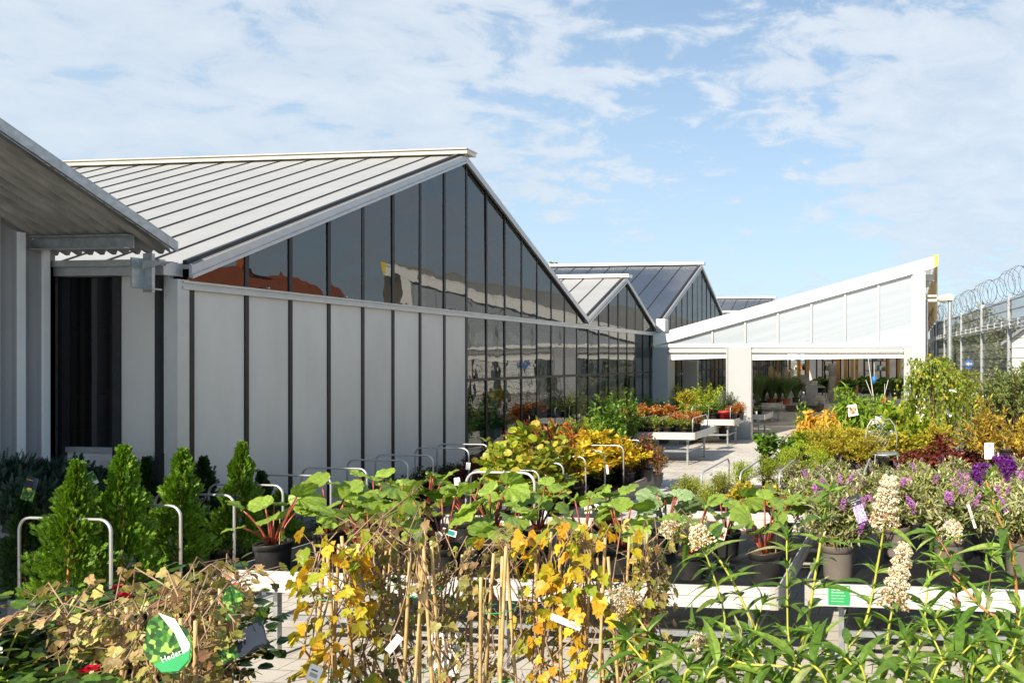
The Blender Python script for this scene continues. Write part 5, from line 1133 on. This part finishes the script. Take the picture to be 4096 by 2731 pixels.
# hand-placed white butterfly bushes
def panicle(m,mb,e,d,L,rad,r,n,sz):
    d=np.array(d);d=d/np.linalg.norm(d);a=np.cross(d,(0,0.3,1));a/=np.linalg.norm(a);b=np.cross(d,a)
    tt=r.random(n);th=r.random(n)*6.28;rr=rad*(1-tt*.55)*(.75+.35*r.random(n))*(1+.25*np.sin(tt*38))
    out_=a*np.cos(th)[:,None]+b*np.sin(th)[:,None];pos=np.array(e)+d*(tt*L)[:,None]+out_*rr[:,None]
    br=r.random(n)<(.12+.35*(tt<.3))
    for mk,tg_ in ((~br,m),(br,mb)): 
        tg_.inst(T_flower,pos[mk],out_[mk]+r.normal(size=(mk.sum(),3))*.3,r.normal(size=(mk.sum(),3))+d,sz*(.7+.6*r.random(mk.sum())),1.1)
def budd(label,base,stems,seed):
    r=np.random.default_rng(seed);b0=at(*base,zD);t=thing('white_butterfly_bush',label,'butterfly bush',b0,'white butterfly bushes on the near tray')
    m=MB();m.lathe([(0,0),(.10,0),(.13,.2),(.14,.2),(.14,.25),(.12,.25),(.12,.22),(0,.22)],22,c=tuple(b0));part('pot',m,M['potG'],t,True)
    lf=MB();fm=MB();fb=MB()
    for pts,rad,kind,colr in stems:
        P0=[Vector((b0.x+r.normal()*.03,b0.y+r.normal()*.03,zD+.2))]
        P0+= [at(px,d,zat(py,d)) for px,py,d in pts]
        # resample smooth
        Q=[];n=len(P0)
        for i in range(n-1):
            p0=P0[max(i-1,0)];p1=P0[i];p2=P0[i+1];p3=P0[min(i+2,n-1)]
            for k in range(5):
                u=k/5;Q.append(.5*((2*p1)+(p2-p0)*u+(2*p0-5*p1+4*p2-p3)*u*u+(3*p1-p0-3*p2+p3)*u**3))
        Q.append(P0[-1]);N=len(Q);m=MB();m.tube(Q,[rad*(1-.55*i/(N-1)) for i in range(N)],7);part('stem',m,M[colr],t,True)
        # opposite leaf pairs at nodes
        L=0;acc=0;ph=r.random()*3
        for i in range(1,N):
            seg=(Q[i]-Q[i-1]);acc+=seg.length;L+=seg.length
            if acc>.055 and L>.10:
                acc=0;ph+=1.57;tg=seg.normalized();a=tg.cross(Vector((0,1,.1))).normalized();b=tg.cross(a);fr=i/N
                for s in (-1,1):
                    dd=(a*math.cos(ph)+b*math.sin(ph))*s+tg*.55+Vector((0,0,.15));big=.185*(1-.3*fr)*(.7+.5*r.random())
                    lf.inst(T_long,[tuple(Q[i])],[tuple(dd)],[(dd.x*-.2+r.normal()*.2,dd.y*-.2+r.normal()*.2,1)],[big],.85+.3*r.random())
                    # small axillary leaves
                    for q in range(3): 
                        d2=dd*.5+tg*.8+Vector(r.normal(size=3))*.35;lf.inst(T_long,[tuple(Q[i])],[tuple(d2)],[tuple(r.normal(size=3)*.4+np.array([0,0,1]))],[.05*(.6+.8*r.random())],1)
        e=Q[-1];tg=(Q[-1]-Q[-2]).normalized()
        if kind=='tip':
            for q in range(8): lf.inst(T_long,[tuple(e)],[tuple(tg+Vector(r.normal(size=3))*.55)],[tuple(r.normal(size=3)*.5+np.array([0,0,1]))],[.045+.05*r.random()],1)
        elif kind[0]=='w':
            fm=MB();panicle(fm,fb,tuple(e),tuple(tg),kind[1],kind[2],r,int(kind[3]*1.5),.0095);part('flower_head',fm,LM['fl_white'],t)
            if fb.n: part('withered_florets',fb,LM['fl_brown'],t)
            fb=MB()
        elif kind[0]=='p': panicle(fm2,fb,tuple(e),tuple(tg),kind[1],kind[2],r,int(kind[3]),.011)
    part('foliage',lf,LM['budF'],t)
    return t
fm2=MB()
budd('white butterfly bush with two round heads, nearest the ivy',(1700,2.5),[([(1775,1568,2.55),(1730,1435,2.6),(1649,1280,2.65),(1560,1225,2.7)],.008,('w',.08,.035,260),'stemG'),([(1640,1560,2.5),(1665,1420,2.55),(1615,1255,2.6)],.006,('w',.085,.04,320),'stemG'),([(1812,1568,2.4),(1809,1435,2.45),(1807,1240,2.5)],.006,'tip','stemG'),([(1560,1568,2.4),(1500,1470,2.45),(1452,1400,2.5)],.006,('w',.10,.045,380),'stemG'),([(1690,1568,2.3),(1640,1500,2.3),(1600,1440,2.35)],.006,'tip','stemG'),([(1860,1568,2.2),(1700,1520,2.2),(1620,1480,2.25)],.006,('w',.05,.03,140),'stemG')],3)
budd('white butterfly bush with the tall upright panicle',(1930,2.5),[([(1834,1568,2.5),(1860,1400,2.5),(1897,1166,2.55),(1905,1130,2.55)],.008,'tip','stemG'),([(1930,1540,2.5),(1990,1420,2.55),(2022,1260,2.6),(2030,1205,2.6)],.0075,('w',.19,.046,1100),'stemG'),([(2023,1568,2.4),(2040,1450,2.4),(2050,1396,2.42)],.008,('w',.23,.042,1300),'stemG'),([(2080,1560,2.6),(2120,1440,2.65),(2135,1330,2.7),(2178,1235,2.7)],.006,('w',.07,.04,300),'stemG'),([(1975,1568,2.3),(1900,1500,2.3),(1870,1450,2.35)],.007,'tip','stemG'),([(1750,1568,2.3),(1740,1520,2.3),(1700,1470,2.35)],.006,'tip','stemG'),([(2120,1568,2.4),(2170,1480,2.4),(2150,1420,2.4)],.006,'tip','stemG')],4)
budd('white butterfly bush with reddish stems at the right edge',(2270,2.45),[([(2210,1500,2.5),(2187,1300,2.55),(2150,1230,2.6)],.006,'tip','stemR'),([(2352,1500,2.4),(2250,1390,2.4),(2170,1300,2.45)],.0075,'tip','stemO'),([(2330,1568,2.5),(2330,1300,2.5),(2290,1180,2.5),(2262,1095,2.55)],.0075,'tip','stemO'),([(2250,1568,2.5),(2265,1400,2.5),(2280,1280,2.5)],.005,'tip','stemB'),([(2300,1568,2.3),(2330,1480,2.3),(2345,1400,2.35)],.006,'tip','stemG'),([(2180,1568,2.3),(2160,1500,2.3),(2130,1440,2.35)],.006,'tip','stemG'),([(2230,1568,2.25),(2260,1500,2.25),(2300,1440,2.3)],.006,'tip','stemG')],5)
budd('green butterfly bush without flowers at the bottom centre right',(1560,2.3),[([(1500,1568,2.3),(1480,1520,2.3),(1440,1470,2.35)],.006,'tip','stemG'),([(1570,1568,2.2),(1590,1540,2.2),(1560,1495,2.25)],.006,'tip','stemG'),([(1620,1568,2.15),(1680,1530,2.2),(1700,1500,2.2)],.006,'tip','stemG'),([(1640,1568,2.4),(1720,1480,2.45),(1750,1390,2.5)],.006,'tip','stemG')],6)
budd('green butterfly bush without flowers at the bottom right',(2060,2.2),[([(1990,1568,2.15),(1960,1530,2.15),(1920,1490,2.2)],.006,'tip','stemG'),([(2080,1568,2.1),(2100,1520,2.1),(2080,1470,2.15)],.006,'tip','stemG'),([(2140,1568,2.1),(2200,1510,2.15),(2240,1470,2.2)],.006,'tip','stemG'),([(1900,1568,2.2),(1840,1530,2.2),(1790,1500,2.25)],.006,'tip','stemG'),([(2260,1568,2.1),(2310,1530,2.1),(2350,1480,2.15)],.006,'tip','stemG')],7)
# purple heads on the right-hand bush
pb_=[o for o in bpy.data.objects if o.name.startswith('white_butterfly_bush') and 'reddish' in o.get('label','')][-1]
mm_=MB();r=np.random.default_rng(9);e=at(2262,2.55*1.0,0);e=at(2262,2.55,zat(1090,2.55))
panicle(mm_,mm_,tuple(e),(-.6,0,.25),.05,.035,r,340,.011);e2_=at(2295,2.55,zat(1078,2.55));panicle(mm_,mm_,tuple(e2_),(.5,0,.3),.06,.04,r,420,.011);part('purple_flowers',mm_,LM['fl_deep'],pb_)
# ---------- labels, tags, chair ----------
vmesh_text=text
def lpart(name,mb,mat,t):
    l=t.location.copy();t.location=(0,0,0);o=part(name,mb,mat,t);t.location=l;return o
def patchmat(name,cols,scale):
    m,nt,N,L=newmat(name);o=N.new('ShaderNodeOutputMaterial');p=N.new('ShaderNodeBsdfPrincipled');L.new(p.outputs[0],o.inputs[0]);p.inputs['Roughness'].default_value=.3
    tc=N.new('ShaderNodeTexCoord');v=N.new('ShaderNodeTexVoronoi');v.inputs['Scale'].default_value=scale;L.new(tc.outputs['Object'],v.inputs[0]);cr=N.new('ShaderNodeValToRGB');cr.color_ramp.interpolation='CONSTANT'
    sp_=N.new('ShaderNodeSeparateColor');L.new(v.outputs['Color'],sp_.inputs[0]);L.new(sp_.outputs[0],cr.inputs[0]);E=cr.color_ramp.elements
    while len(E)<len(cols): E.new(.5)
    for i,c in enumerate(cols): E[i].position=i/len(cols);E[i].color=(*c,1)
    L.new(cr.outputs[0],p.inputs['Base Color']);return m
M['picLeaf']=patchmat('printed_leaves',[(.01,.05,.01),(.03,.13,.02),(.015,.08,.015),(.08,.22,.03),(.25,.36,.08),(.02,.06,.015)],62)
M['picPurple']=patchmat('printed_purple_flowers',[(.45,.10,.5),(.75,.7,.8),(.25,.12,.5),(.08,.12,.1),(.6,.2,.55),(.8,.8,.85)],160)
M['picRed']=patchmat('printed_red_stalks',[(.6,.04,.04),(.7,.7,.6),(.2,.4,.05),(.5,.02,.03)],120)
def card(name,label,c,w,h,tilt,yaw,lean,panels,mat='paper',shape='rect',cat='plant label',group=None):
    """flat plastic card built in its own XZ plane, then turned; panels=(x0,x1,z0,z1,mat,name)"""
    t=thing(name,label,cat,(0,0,0),group);m=MB()
    if shape=='leaf':
        pts=[(w/2*math.sin(a)*(1 if True else 1),h*.42*(-math.cos(a))+.0) for a in np.linspace(0,6.283,22)[:-1]];pts=[(x,z) if z<h*.2 else (x*.8,z*1.0) for x,z in pts]
    else:
        q=min(w,h)*.08;pts=[(-w/2,-h/2),(w/2,-h/2),(w/2,h/2-q),(w/2-q,h/2),(-w/2+q,h/2),(-w/2,h/2-q)]
    m.prism([(x,0,z) for x,z in pts],(0,.0008,0));b=part('card',m,M[mat],t)
    for i,(x0,x1,z0,z1,mt,nm) in enumerate(panels):
        m=MB();y=-.0006-.0004*i;m.add([(x0,y,z0),(x1,y,z0),(x1,y,z1),(x0,y,z1)],[(0,1,2,3)]);part(nm,m,M[mt],t)
    t.location=c;t.rotation_euler=(lean,tilt,yaw);return t
t=card('leaf_shaped_label','large leaf shaped green label hanging in the withered ivy at the lower left',at(384,2.08,zat(1478,2.08)),.15,.225,-.42,AA,.0,[],mat='picLeaf',shape='leaf')
m=MB();m.add([(.035,-.0014,-.07),(.066,-.0014,-.03),(.055,-.0014,.06),(.015,-.0014,.10),(.036,-.0014,.02)],[(0,1,2,3,4)]);lpart('pale_band',m,M['paper'],t)
m=MB();m.add([(-.05,-.0016,-.072),(.0,-.0016,-.09),(.045,-.0016,-.07),(.058,-.0016,-.045),(-.06,-.0016,-.04)],[(0,1,2,3,4)]);lpart('lower_band',m,M['labG'],t)
vmesh_text('Hedera',.026,M['paper'],t,(-.035,-.0024,-.047),(R(90),0,0))
t=card('black_label','tilted black plastic label with a green picture strip on the withered ivy',at(556,2.35,zat(1475,2.35)),.165,.085,-.45,AA+.1,-.3,[(-.085,-.02,-.04,.04,'picLeaf','picture_strip')],mat='navy')
vmesh_text('Efeu',.016,M['cap'],t,(-.01,-.0022,.005),(R(90),0,0))
t=card('green_label','small dark green label hanging above the black one',at(528,2.5,zat(1385,2.5)),.07,.12,.5,AA,0,[],mat='picLeaf')
card('white_tag','curled white price strip tied across the golden ivy canes',at(1300,2.72,zat(1428,2.72)),.13,.026,.42,AA+.1,0,[(.01,.045,-.006,.006,'cap','bar_code')])
card('white_tag','narrow white tag among the ivy at the bottom left of centre',at(905,2.5,zat(1478,2.5)),.028,.075,.7,AA,0,[(-.008,.008,-.02,.005,'cap','bar_code')])
card('white_tag','pair of white tag ends by the leaning canes at the bottom',at(722,2.5,zat(1545,2.5)),.05,.06,.4,AA,0,[(-.015,.015,-.015,.0,'cap','bar_code'),(-.015,.01,.008,.013,'ink','printed_line')])
t=card('plant_passport','large upright white label with rounded top at the bottom between the ivies',at(1022,2.85,zat(1505,2.85)),.125,.20,.0,AA,0,[(.02,.055,.045,.062,'cap','bar_code')])
m=MB();pp=[(.037+.014*math.cos(a),-.0012,.02+.014*math.sin(a)) for a in np.linspace(0,6.28,17)];m.tube(pp,.0012,4,False);lpart('owl_ring_emblem',m,M['ink'],t)
m=MB();m.tube([(.031,-.0012,.012),(.034,-.0012,.024),(.037,-.0012,.018),(.04,-.0012,.024),(.043,-.0012,.012)],.001,4,False);lpart('emblem_mark',m,M['ink'],t)
t=card('navy_label','navy blue label with purple flower picture leaning in the butterfly bushes',at(1972,5.35,zat(1170,5.35)),.085,.235,-.37,AA,-.15,[(-.042,.042,-.10,.035,'picPurple','flower_picture')],mat='navy')
vmesh_text('Flower Power',.009,M['yellow'],t,(-.036,-.0018,.086),(R(90),0,0));vmesh_text('Buddleja in Sorten',.0105,M['paper'],t,(-.038,-.0018,.068),(R(90),0,0));vmesh_text('Sommerflieder',.007,M['paper'],t,(-.038,-.0018,.054),(R(90),0,0))
m=MB();m.add([(-.02,-.0018,.046),(-.008,-.0018,.042),(-.002,-.0018,.052),(-.012,-.0018,.06)],[(0,1,2,3)]);lpart('leaf_emblem',m,M['cap'],t)
t=card('juniper_label','upright plant label with dark top and yellow dot in front of the junipers',at(68,6.1,zat(1122,6.1)),.115,.22,.28,AA,0,[(-.057,.057,-.11,.0,'picLeaf','picture'),(-.02,.02,-.01,.008,'yellow','price_dot')],mat='navy')
vmesh_text('Juniperus',.016,M['yellow'],t,(-.045,-.0018,.075),(R(90),0,0))
card('juniper_label','small light green label in the juniper tray beside the thuja',at(358-0,7.0,zat(1104,7.0)) if False else at(213,6.7,zat(1098,6.7)),.07,.13,-.5,AA,0,[(-.035,.035,-.03,.06,'picLeaf','picture')],mat='paper')
lb=[(795,5.6,1268,.09,.10,'picRed',.5,'red rhubarb picture label behind the leaning canes'),(1002,5.5,1238,.05,.13,'picRed',.6,'red and lime rhubarb label by the round pot'),(1032,5.55,1222,.12,.05,'teal',.3,'teal label lying against a rhubarb pot'),(1160,6.6,1205,.14,.08,'picRed',-.1,'wide rhubarb picture label in the second row'),(1505,6.5,1165,.05,.08,'picRed',.7,'pink picture label on the back rhubarb'),(1660,5.5,1225,.05,.10,'picRed',.25,'rhubarb stalk label on the pot by the white panicle'),(2232,5.5,1185,.022,.2,'cap',-.3,'thin grey strip label standing in the right butterfly bush')]
for px,d,py,w,h,mt,tl,l in lb: card('picture_label',l,at(px,d,zat(py,d)),w,h,tl,AA,0,[(-w*.4,w*.4,-h*.4,h*.35,mt,'picture')],group='picture labels in the rhubarbs')
lb=[(1122,7.6,1145,.09,.16),(1160,7.6,1150,.08,.18),(1182,7.7,1160,.07,.18),(1210,7.7,1140,.08,.16),(1252,7.5,1172,.06,.15),(1350,7.4,1165,.08,.13),(1372,7.3,1155,.06,.14),(1395,9.2,1078,.03,.12),(1075,9.4,1070,.06,.1),(1050,8.0,1105,.07,.09),(1482,7.0,1180,.04,.09)]
for i,(px,d,py,w,h) in enumerate(lb): card('white_label',f'white label among the low shrubs, {N_[i]} of those around the rhubarb backs',at(px,d,zat(py,d)),w,h,(-1)**i*.12,AA,0,[(-w*.3,w*.3,h*.18,h*.3,'cap','printed_band'),(-w*.3,w*.1,h*.02,h*.06,'ink','printed_line')],group='white plant labels')
card('white_tag','white strip tag tied to the birch canes, lower one',at(2178,12.0,zat(948,12.0)),.05,.16,-.7,AA,0,[]);card('white_tag','white strip tag tied to the birch canes, upper one',at(2187,12.0,zat(897,12.0)),.16,.035,.15,AA,0,[])
card('peach_label','white card with a red fruit picture on the drooping bush',at(1958,12.9,zat(942,12.9)),.19,.22,-.2,AA,0,[(-.05,.07,-.07,.05,'picRed','fruit_picture')])
card('peach_label','second fruit picture card lower right of the first',at(2012,12.7,zat(968,12.7)),.17,.2,.2,AA,0,[(-.05,.06,-.07,.04,'picRed','fruit_picture')])
card('white_label','square white label at the foot of the orange twigged tree',at(2272,9.2,zat(1035,9.2)),.13,.22,0,AA,0,[(-.02,.03,.05,.09,'cap','emblem')])
for px,py,l,mt in ((2008,872,'blue fat-ball tin hanging from the birch stem','blue'),(2032,920,'pink tin hanging on the branching stem','red'),(2013,951,'red tin hanging low at the hydrangeas','red')):
    d=14.0;c=at(px,d,zat(py,d));t=thing('hanging_tin',l,'tin',c,'coloured tins');m=MB();m.lathe([(0,-.07),(.045,-.07),(.045,.07),(0,.07)],14,c=tuple(c));part('tin_body',m,M[mt],t,True);m=MB();m.tube([tuple(c+Vector((0,0,.07))),tuple(c+Vector((0,0,.35)))],.004,4);part('string',m,M['paper'],t)
bt=thing('bare_birch','pale branching bird-feeder stem with hanging tins among the hydrangeas','tree',at(2016,14.1,.0));a=at(2016,14.1)
m=MB();m.tube([(a.x,a.y,0),(a.x-.03,a.y,1.2),(a.x-.1,a.y,1.8),(a.x-.2,a.y,2.55)],[.018,.016,.013,.006],7);m.tube([(a.x-.03,a.y,1.2),(a.x+.12,a.y,1.7),(a.x+.22,a.y,2.1)],[.013,.011,.006],6);m.tube([(a.x-.06,a.y,1.6),(a.x-.25,a.y,2.1)],[.011,.006],6);part('forked_trunk',m,M['concrete'],bt,True)
# garden chair of curled white iron
c=at(2031,10.6,.0);ch=thing('garden_chair','ornate pale metal garden chair with a scrolled lattice back among the yellow shrubs','chair',c)
ang=AA+.15;ux=Vector((math.cos(ang),math.sin(ang),0));uy=Vector((-ux.y,ux.x,0));zb=.0
def cp(u_,v_,z): return c+ux*u_+uy*v_+Vector((0,0,z+zb))
hb=zat(953,10.6);w2=.235;sz=hb-.60
def tubeP(nm,pl,r=.010,par=ch):
    m=MB()
    for p in pl: m.tube(p,r,6)
    return part(nm,m,M['galv'],par,True)
bk=tubeP('backrest',[[cp(-w2,.2,sz)]+[cp(-w2-.02,.22,sz+.25),cp(-w2+.02,.24,sz+.42),cp(-.14,.25,sz+.52),cp(-.06,.25,sz+.50),cp(0,.25,sz+.57),cp(.06,.25,sz+.50),cp(.14,.25,sz+.52),cp(w2-.02,.24,sz+.42),cp(w2+.02,.22,sz+.25),cp(w2,.2,sz)]],.012)
sc_=[]
for s in (-1,1):
    sc_.append([cp(s*(.05+.045*math.cos(q)*(1-q/14)),.25,sz+.43+.045*math.sin(q)*(1-q/14)) for q in np.linspace(0,9,20)])
    sc_.append([cp(s*(.17+.035*math.cos(q)*(1-q/14)),.24,sz+.30+.035*math.sin(q)*(1-q/14)) for q in np.linspace(0,9,20)])
for q_ in sc_: tubeP('scroll',[q_],.007,bk)
lt=[[cp(.14*math.cos(q),.24,sz+.22+.18*math.sin(q)) for q in np.linspace(0,6.283,24)]]
for k in range(-2,3):
    x=k*.07
    for s in (-1,1):
        pts=[]
        for q in np.linspace(-.17,.17,9):
            xx=x+s*q*.8
            if (xx/.14)**2+(q/.18)**2<1: pts.append(cp(xx,.24,sz+.22+q))
        if len(pts)>1: lt.append(pts)
tubeP('lattice',lt,.0028,bk)
m=MB();m.lathe([(0,sz-.012),(.22,sz-.012),(.235,sz),(.22,sz+.012),(0,sz+.012)],24,c=tuple(c));part('seat',m,M['galv'],ch,True)
for s,v in ((-1,.18),(1,.18),(-1,-.18),(1,-.18)): tubeP('leg',[[cp(s*.17,v*.8,sz),cp(s*.2,v*1.05,sz-.25),cp(s*.17,v,sz-.40) ,cp(s*.22,v*1.25,sz-.46)]],.011)
pd=thing('display_plinth','pale block under the garden chair, hidden by shrubs','plinth',c);m=MB();m.box(c.x-.35,c.x+.35,c.y-.35,c.y+.35,0,sz-.465);part('block',m,M['concrete'],pd)
# thick hoop body
p=at(1155,7.1,.7);xl=at(1073,7.15).x;xr_=at(1238,7.15).x;yy=p.y;m=MB();cc_=.12;z1=zat(1083,7.15)
pts=[(xl,yy,.65),(xl,yy,z1-cc_)]+[(xl+cc_*(1-math.cos(a)),yy,z1-cc_+cc_*math.sin(a)) for a in (.3,.6,.9,1.2,1.57)]+[(xr_-cc_*(1-math.cos(a)),yy,z1-cc_+cc_*math.sin(a)) for a in (1.57,1.2,.9,.6,.3)]+[(xr_,yy,z1-cc_),(xr_,yy,.65)]
m.tube(pts,.0135,8);part('bent_tube',m,M['aluW'],tk,True)
# ---------- camera, light, sky ----------
cam=bpy.data.cameras.new('Camera');co=bpy.data.objects.new('Camera',cam);COL.objects.link(co)
co.location=(0,0,H);co.rotation_euler=(R(90),0,AA);cam.sensor_width=36;cam.lens=F/2352*36
cam.shift_x=-(1940-1176)/2352;cam.shift_y=44/2352;cam.clip_end=3000;cam.clip_start=.05
sc.camera=co
EL,AZ=R(36),R(12)
sd=bpy.data.lights.new('Sun','SUN');sd.energy=5.0;sd.angle=R(.55);sd.color=(1,.89,.72)
so=bpy.data.objects.new('Sun',sd);COL.objects.link(so)
to=Vector((math.sin(AZ)*math.cos(EL),math.cos(AZ)*math.cos(EL),-math.sin(EL)))
so.rotation_euler=to.to_track_quat('-Z','Y').to_euler();so.location=(0,0,30)
w=bpy.data.worlds.new('World');sc.world=w;w.use_nodes=True;nt=w.node_tree;N=nt.nodes;L=nt.links;N.clear()
o=N.new('ShaderNodeOutputWorld');bg=N.new('ShaderNodeBackground');L.new(bg.outputs[0],o.inputs[0])
sk=N.new('ShaderNodeTexSky');sk.sky_type='NISHITA';sk.sun_disc=False;sk.sun_elevation=EL;sk.sun_rotation=math.pi+AZ;sk.air_density=1.0;sk.dust_density=.9;sk.ozone_density=1.3
tc=N.new('ShaderNodeTexCoord');sp=N.new('ShaderNodeSeparateXYZ');L.new(tc.outputs['Generated'],sp.inputs[0])
def mth(op,a,b=None,v=None):
    n=N.new('ShaderNodeMath');n.operation=op
    if hasattr(a,'links') : L.new(a,n.inputs[0])
    else: n.inputs[0].default_value=a
    if b is not None:
        if hasattr(b,'links'): L.new(b,n.inputs[1])
        else: n.inputs[1].default_value=b
    return n.outputs[0]
zz1=mth('ADD',mth('MAXIMUM',sp.outputs[2],0.0),.22)
u=mth('DIVIDE',sp.outputs[0],zz1);v=mth('DIVIDE',sp.outputs[1],zz1)
cb=N.new('ShaderNodeCombineXYZ');L.new(u,cb.inputs[0]);L.new(v,cb.inputs[1])
mp=N.new('ShaderNodeMapping');mp.inputs['Location'].default_value=CLOUD_LOC;mp.inputs['Rotation'].default_value=(0,0,R(-25));mp.inputs['Scale'].default_value=(1,1.35,1);L.new(cb.outputs[0],mp.inputs[0])
n1=N.new('ShaderNodeTexNoise');n1.inputs['Scale'].default_value=1.6;n1.inputs['Detail'].default_value=2;L.new(mp.outputs[0],n1.inputs[0])
n2=N.new('ShaderNodeTexNoise');n2.inputs['Scale'].default_value=CSC;n2.inputs['Detail'].default_value=9;n2.inputs['Roughness'].default_value=.60;n2.inputs['Distortion'].default_value=.35;L.new(mp.outputs[0],n2.inputs[0])
sm=mth('ADD',mth('MULTIPLY',n1.outputs['Fac'],.5),mth('MULTIPLY',n2.outputs['Fac'],1.5))
# broad layout: cloudier far left and far right of north, clear lane between
nv=N.new('ShaderNodeVectorMath');nv.operation='NORMALIZE';L.new(tc.outputs['Generated'],nv.inputs[0])
def skydir(px,py):
    a_=(px-1940)/F;b_=(828-py)/F;v=Vector((a_*CA-SA,a_*SA+CA,b_));return v.normalized()
for (px_,py_,w0,amp) in CLOUDS:
    dt=N.new('ShaderNodeVectorMath');dt.operation='DOT_PRODUCT';L.new(nv.outputs[0],dt.inputs[0]);dt.inputs[1].default_value=skydir(px_,py_)
    mr=N.new('ShaderNodeMapRange');mr.interpolation_type='SMOOTHSTEP';mr.inputs[1].default_value=math.cos(R(w0));mr.inputs[2].default_value=1;mr.inputs[3].default_value=0;mr.inputs[4].default_value=amp;L.new(dt.outputs['Value'],mr.inputs[0])
    sm=mth('ADD',sm,mr.outputs[0])
cr=N.new('ShaderNodeValToRGB');cr.color_ramp.elements[0].position=CL0;cr.color_ramp.elements[1].position=CL1;cr.color_ramp.interpolation='EASE';L.new(mth('SUBTRACT',sm,.6),cr.inputs[0])
cs=N.new('ShaderNodeMixRGB');cs.blend_type='MULTIPLY';cs.inputs[0].default_value=1;cs.inputs[2].default_value=SKYT;L.new(sk.outputs[0],cs.inputs[1])
n3=N.new('ShaderNodeValToRGB');n3.color_ramp.elements[0].position=.35;n3.color_ramp.elements[0].color=(4.6,5.1,5.7,1);n3.color_ramp.elements[1].position=.65;n3.color_ramp.elements[1].color=(6.5,6.55,6.65,1);L.new(n2.outputs['Fac'],n3.inputs[0])
mx=N.new('ShaderNodeMixRGB');L.new(mth('MULTIPLY',cr.outputs[0],.72),mx.inputs[0]);L.new(cs.outputs[0],mx.inputs[1]);L.new(n3.outputs[0],mx.inputs[2])
# thin haze near the horizon
hz=N.new('ShaderNodeMapRange');hz.inputs[1].default_value=0.0;hz.inputs[2].default_value=.70;hz.inputs[3].default_value=.86;hz.inputs[4].default_value=0.0;L.new(sp.outputs[2],hz.inputs[0])
m2=N.new('ShaderNodeMixRGB');L.new(hz.outputs[0],m2.inputs[0]);L.new(mx.outputs[0],m2.inputs[1]);m2.inputs[2].default_value=(3.9,4.6,5.35,1)
L.new(m2.outputs[0],bg.inputs[0]);bg.inputs[1].default_value=.09
sc.view_settings.view_transform='Standard';sc.view_settings.look='None';sc.view_settings.exposure=EXPO;sc.view_settings.gamma=1
sc.cycles.max_bounces=6;sc.cycles.transparent_max_bounces=12;sc.cycles.caustics_reflective=False;sc.cycles.caustics_refractive=False
sc.cycles.use_denoising=True
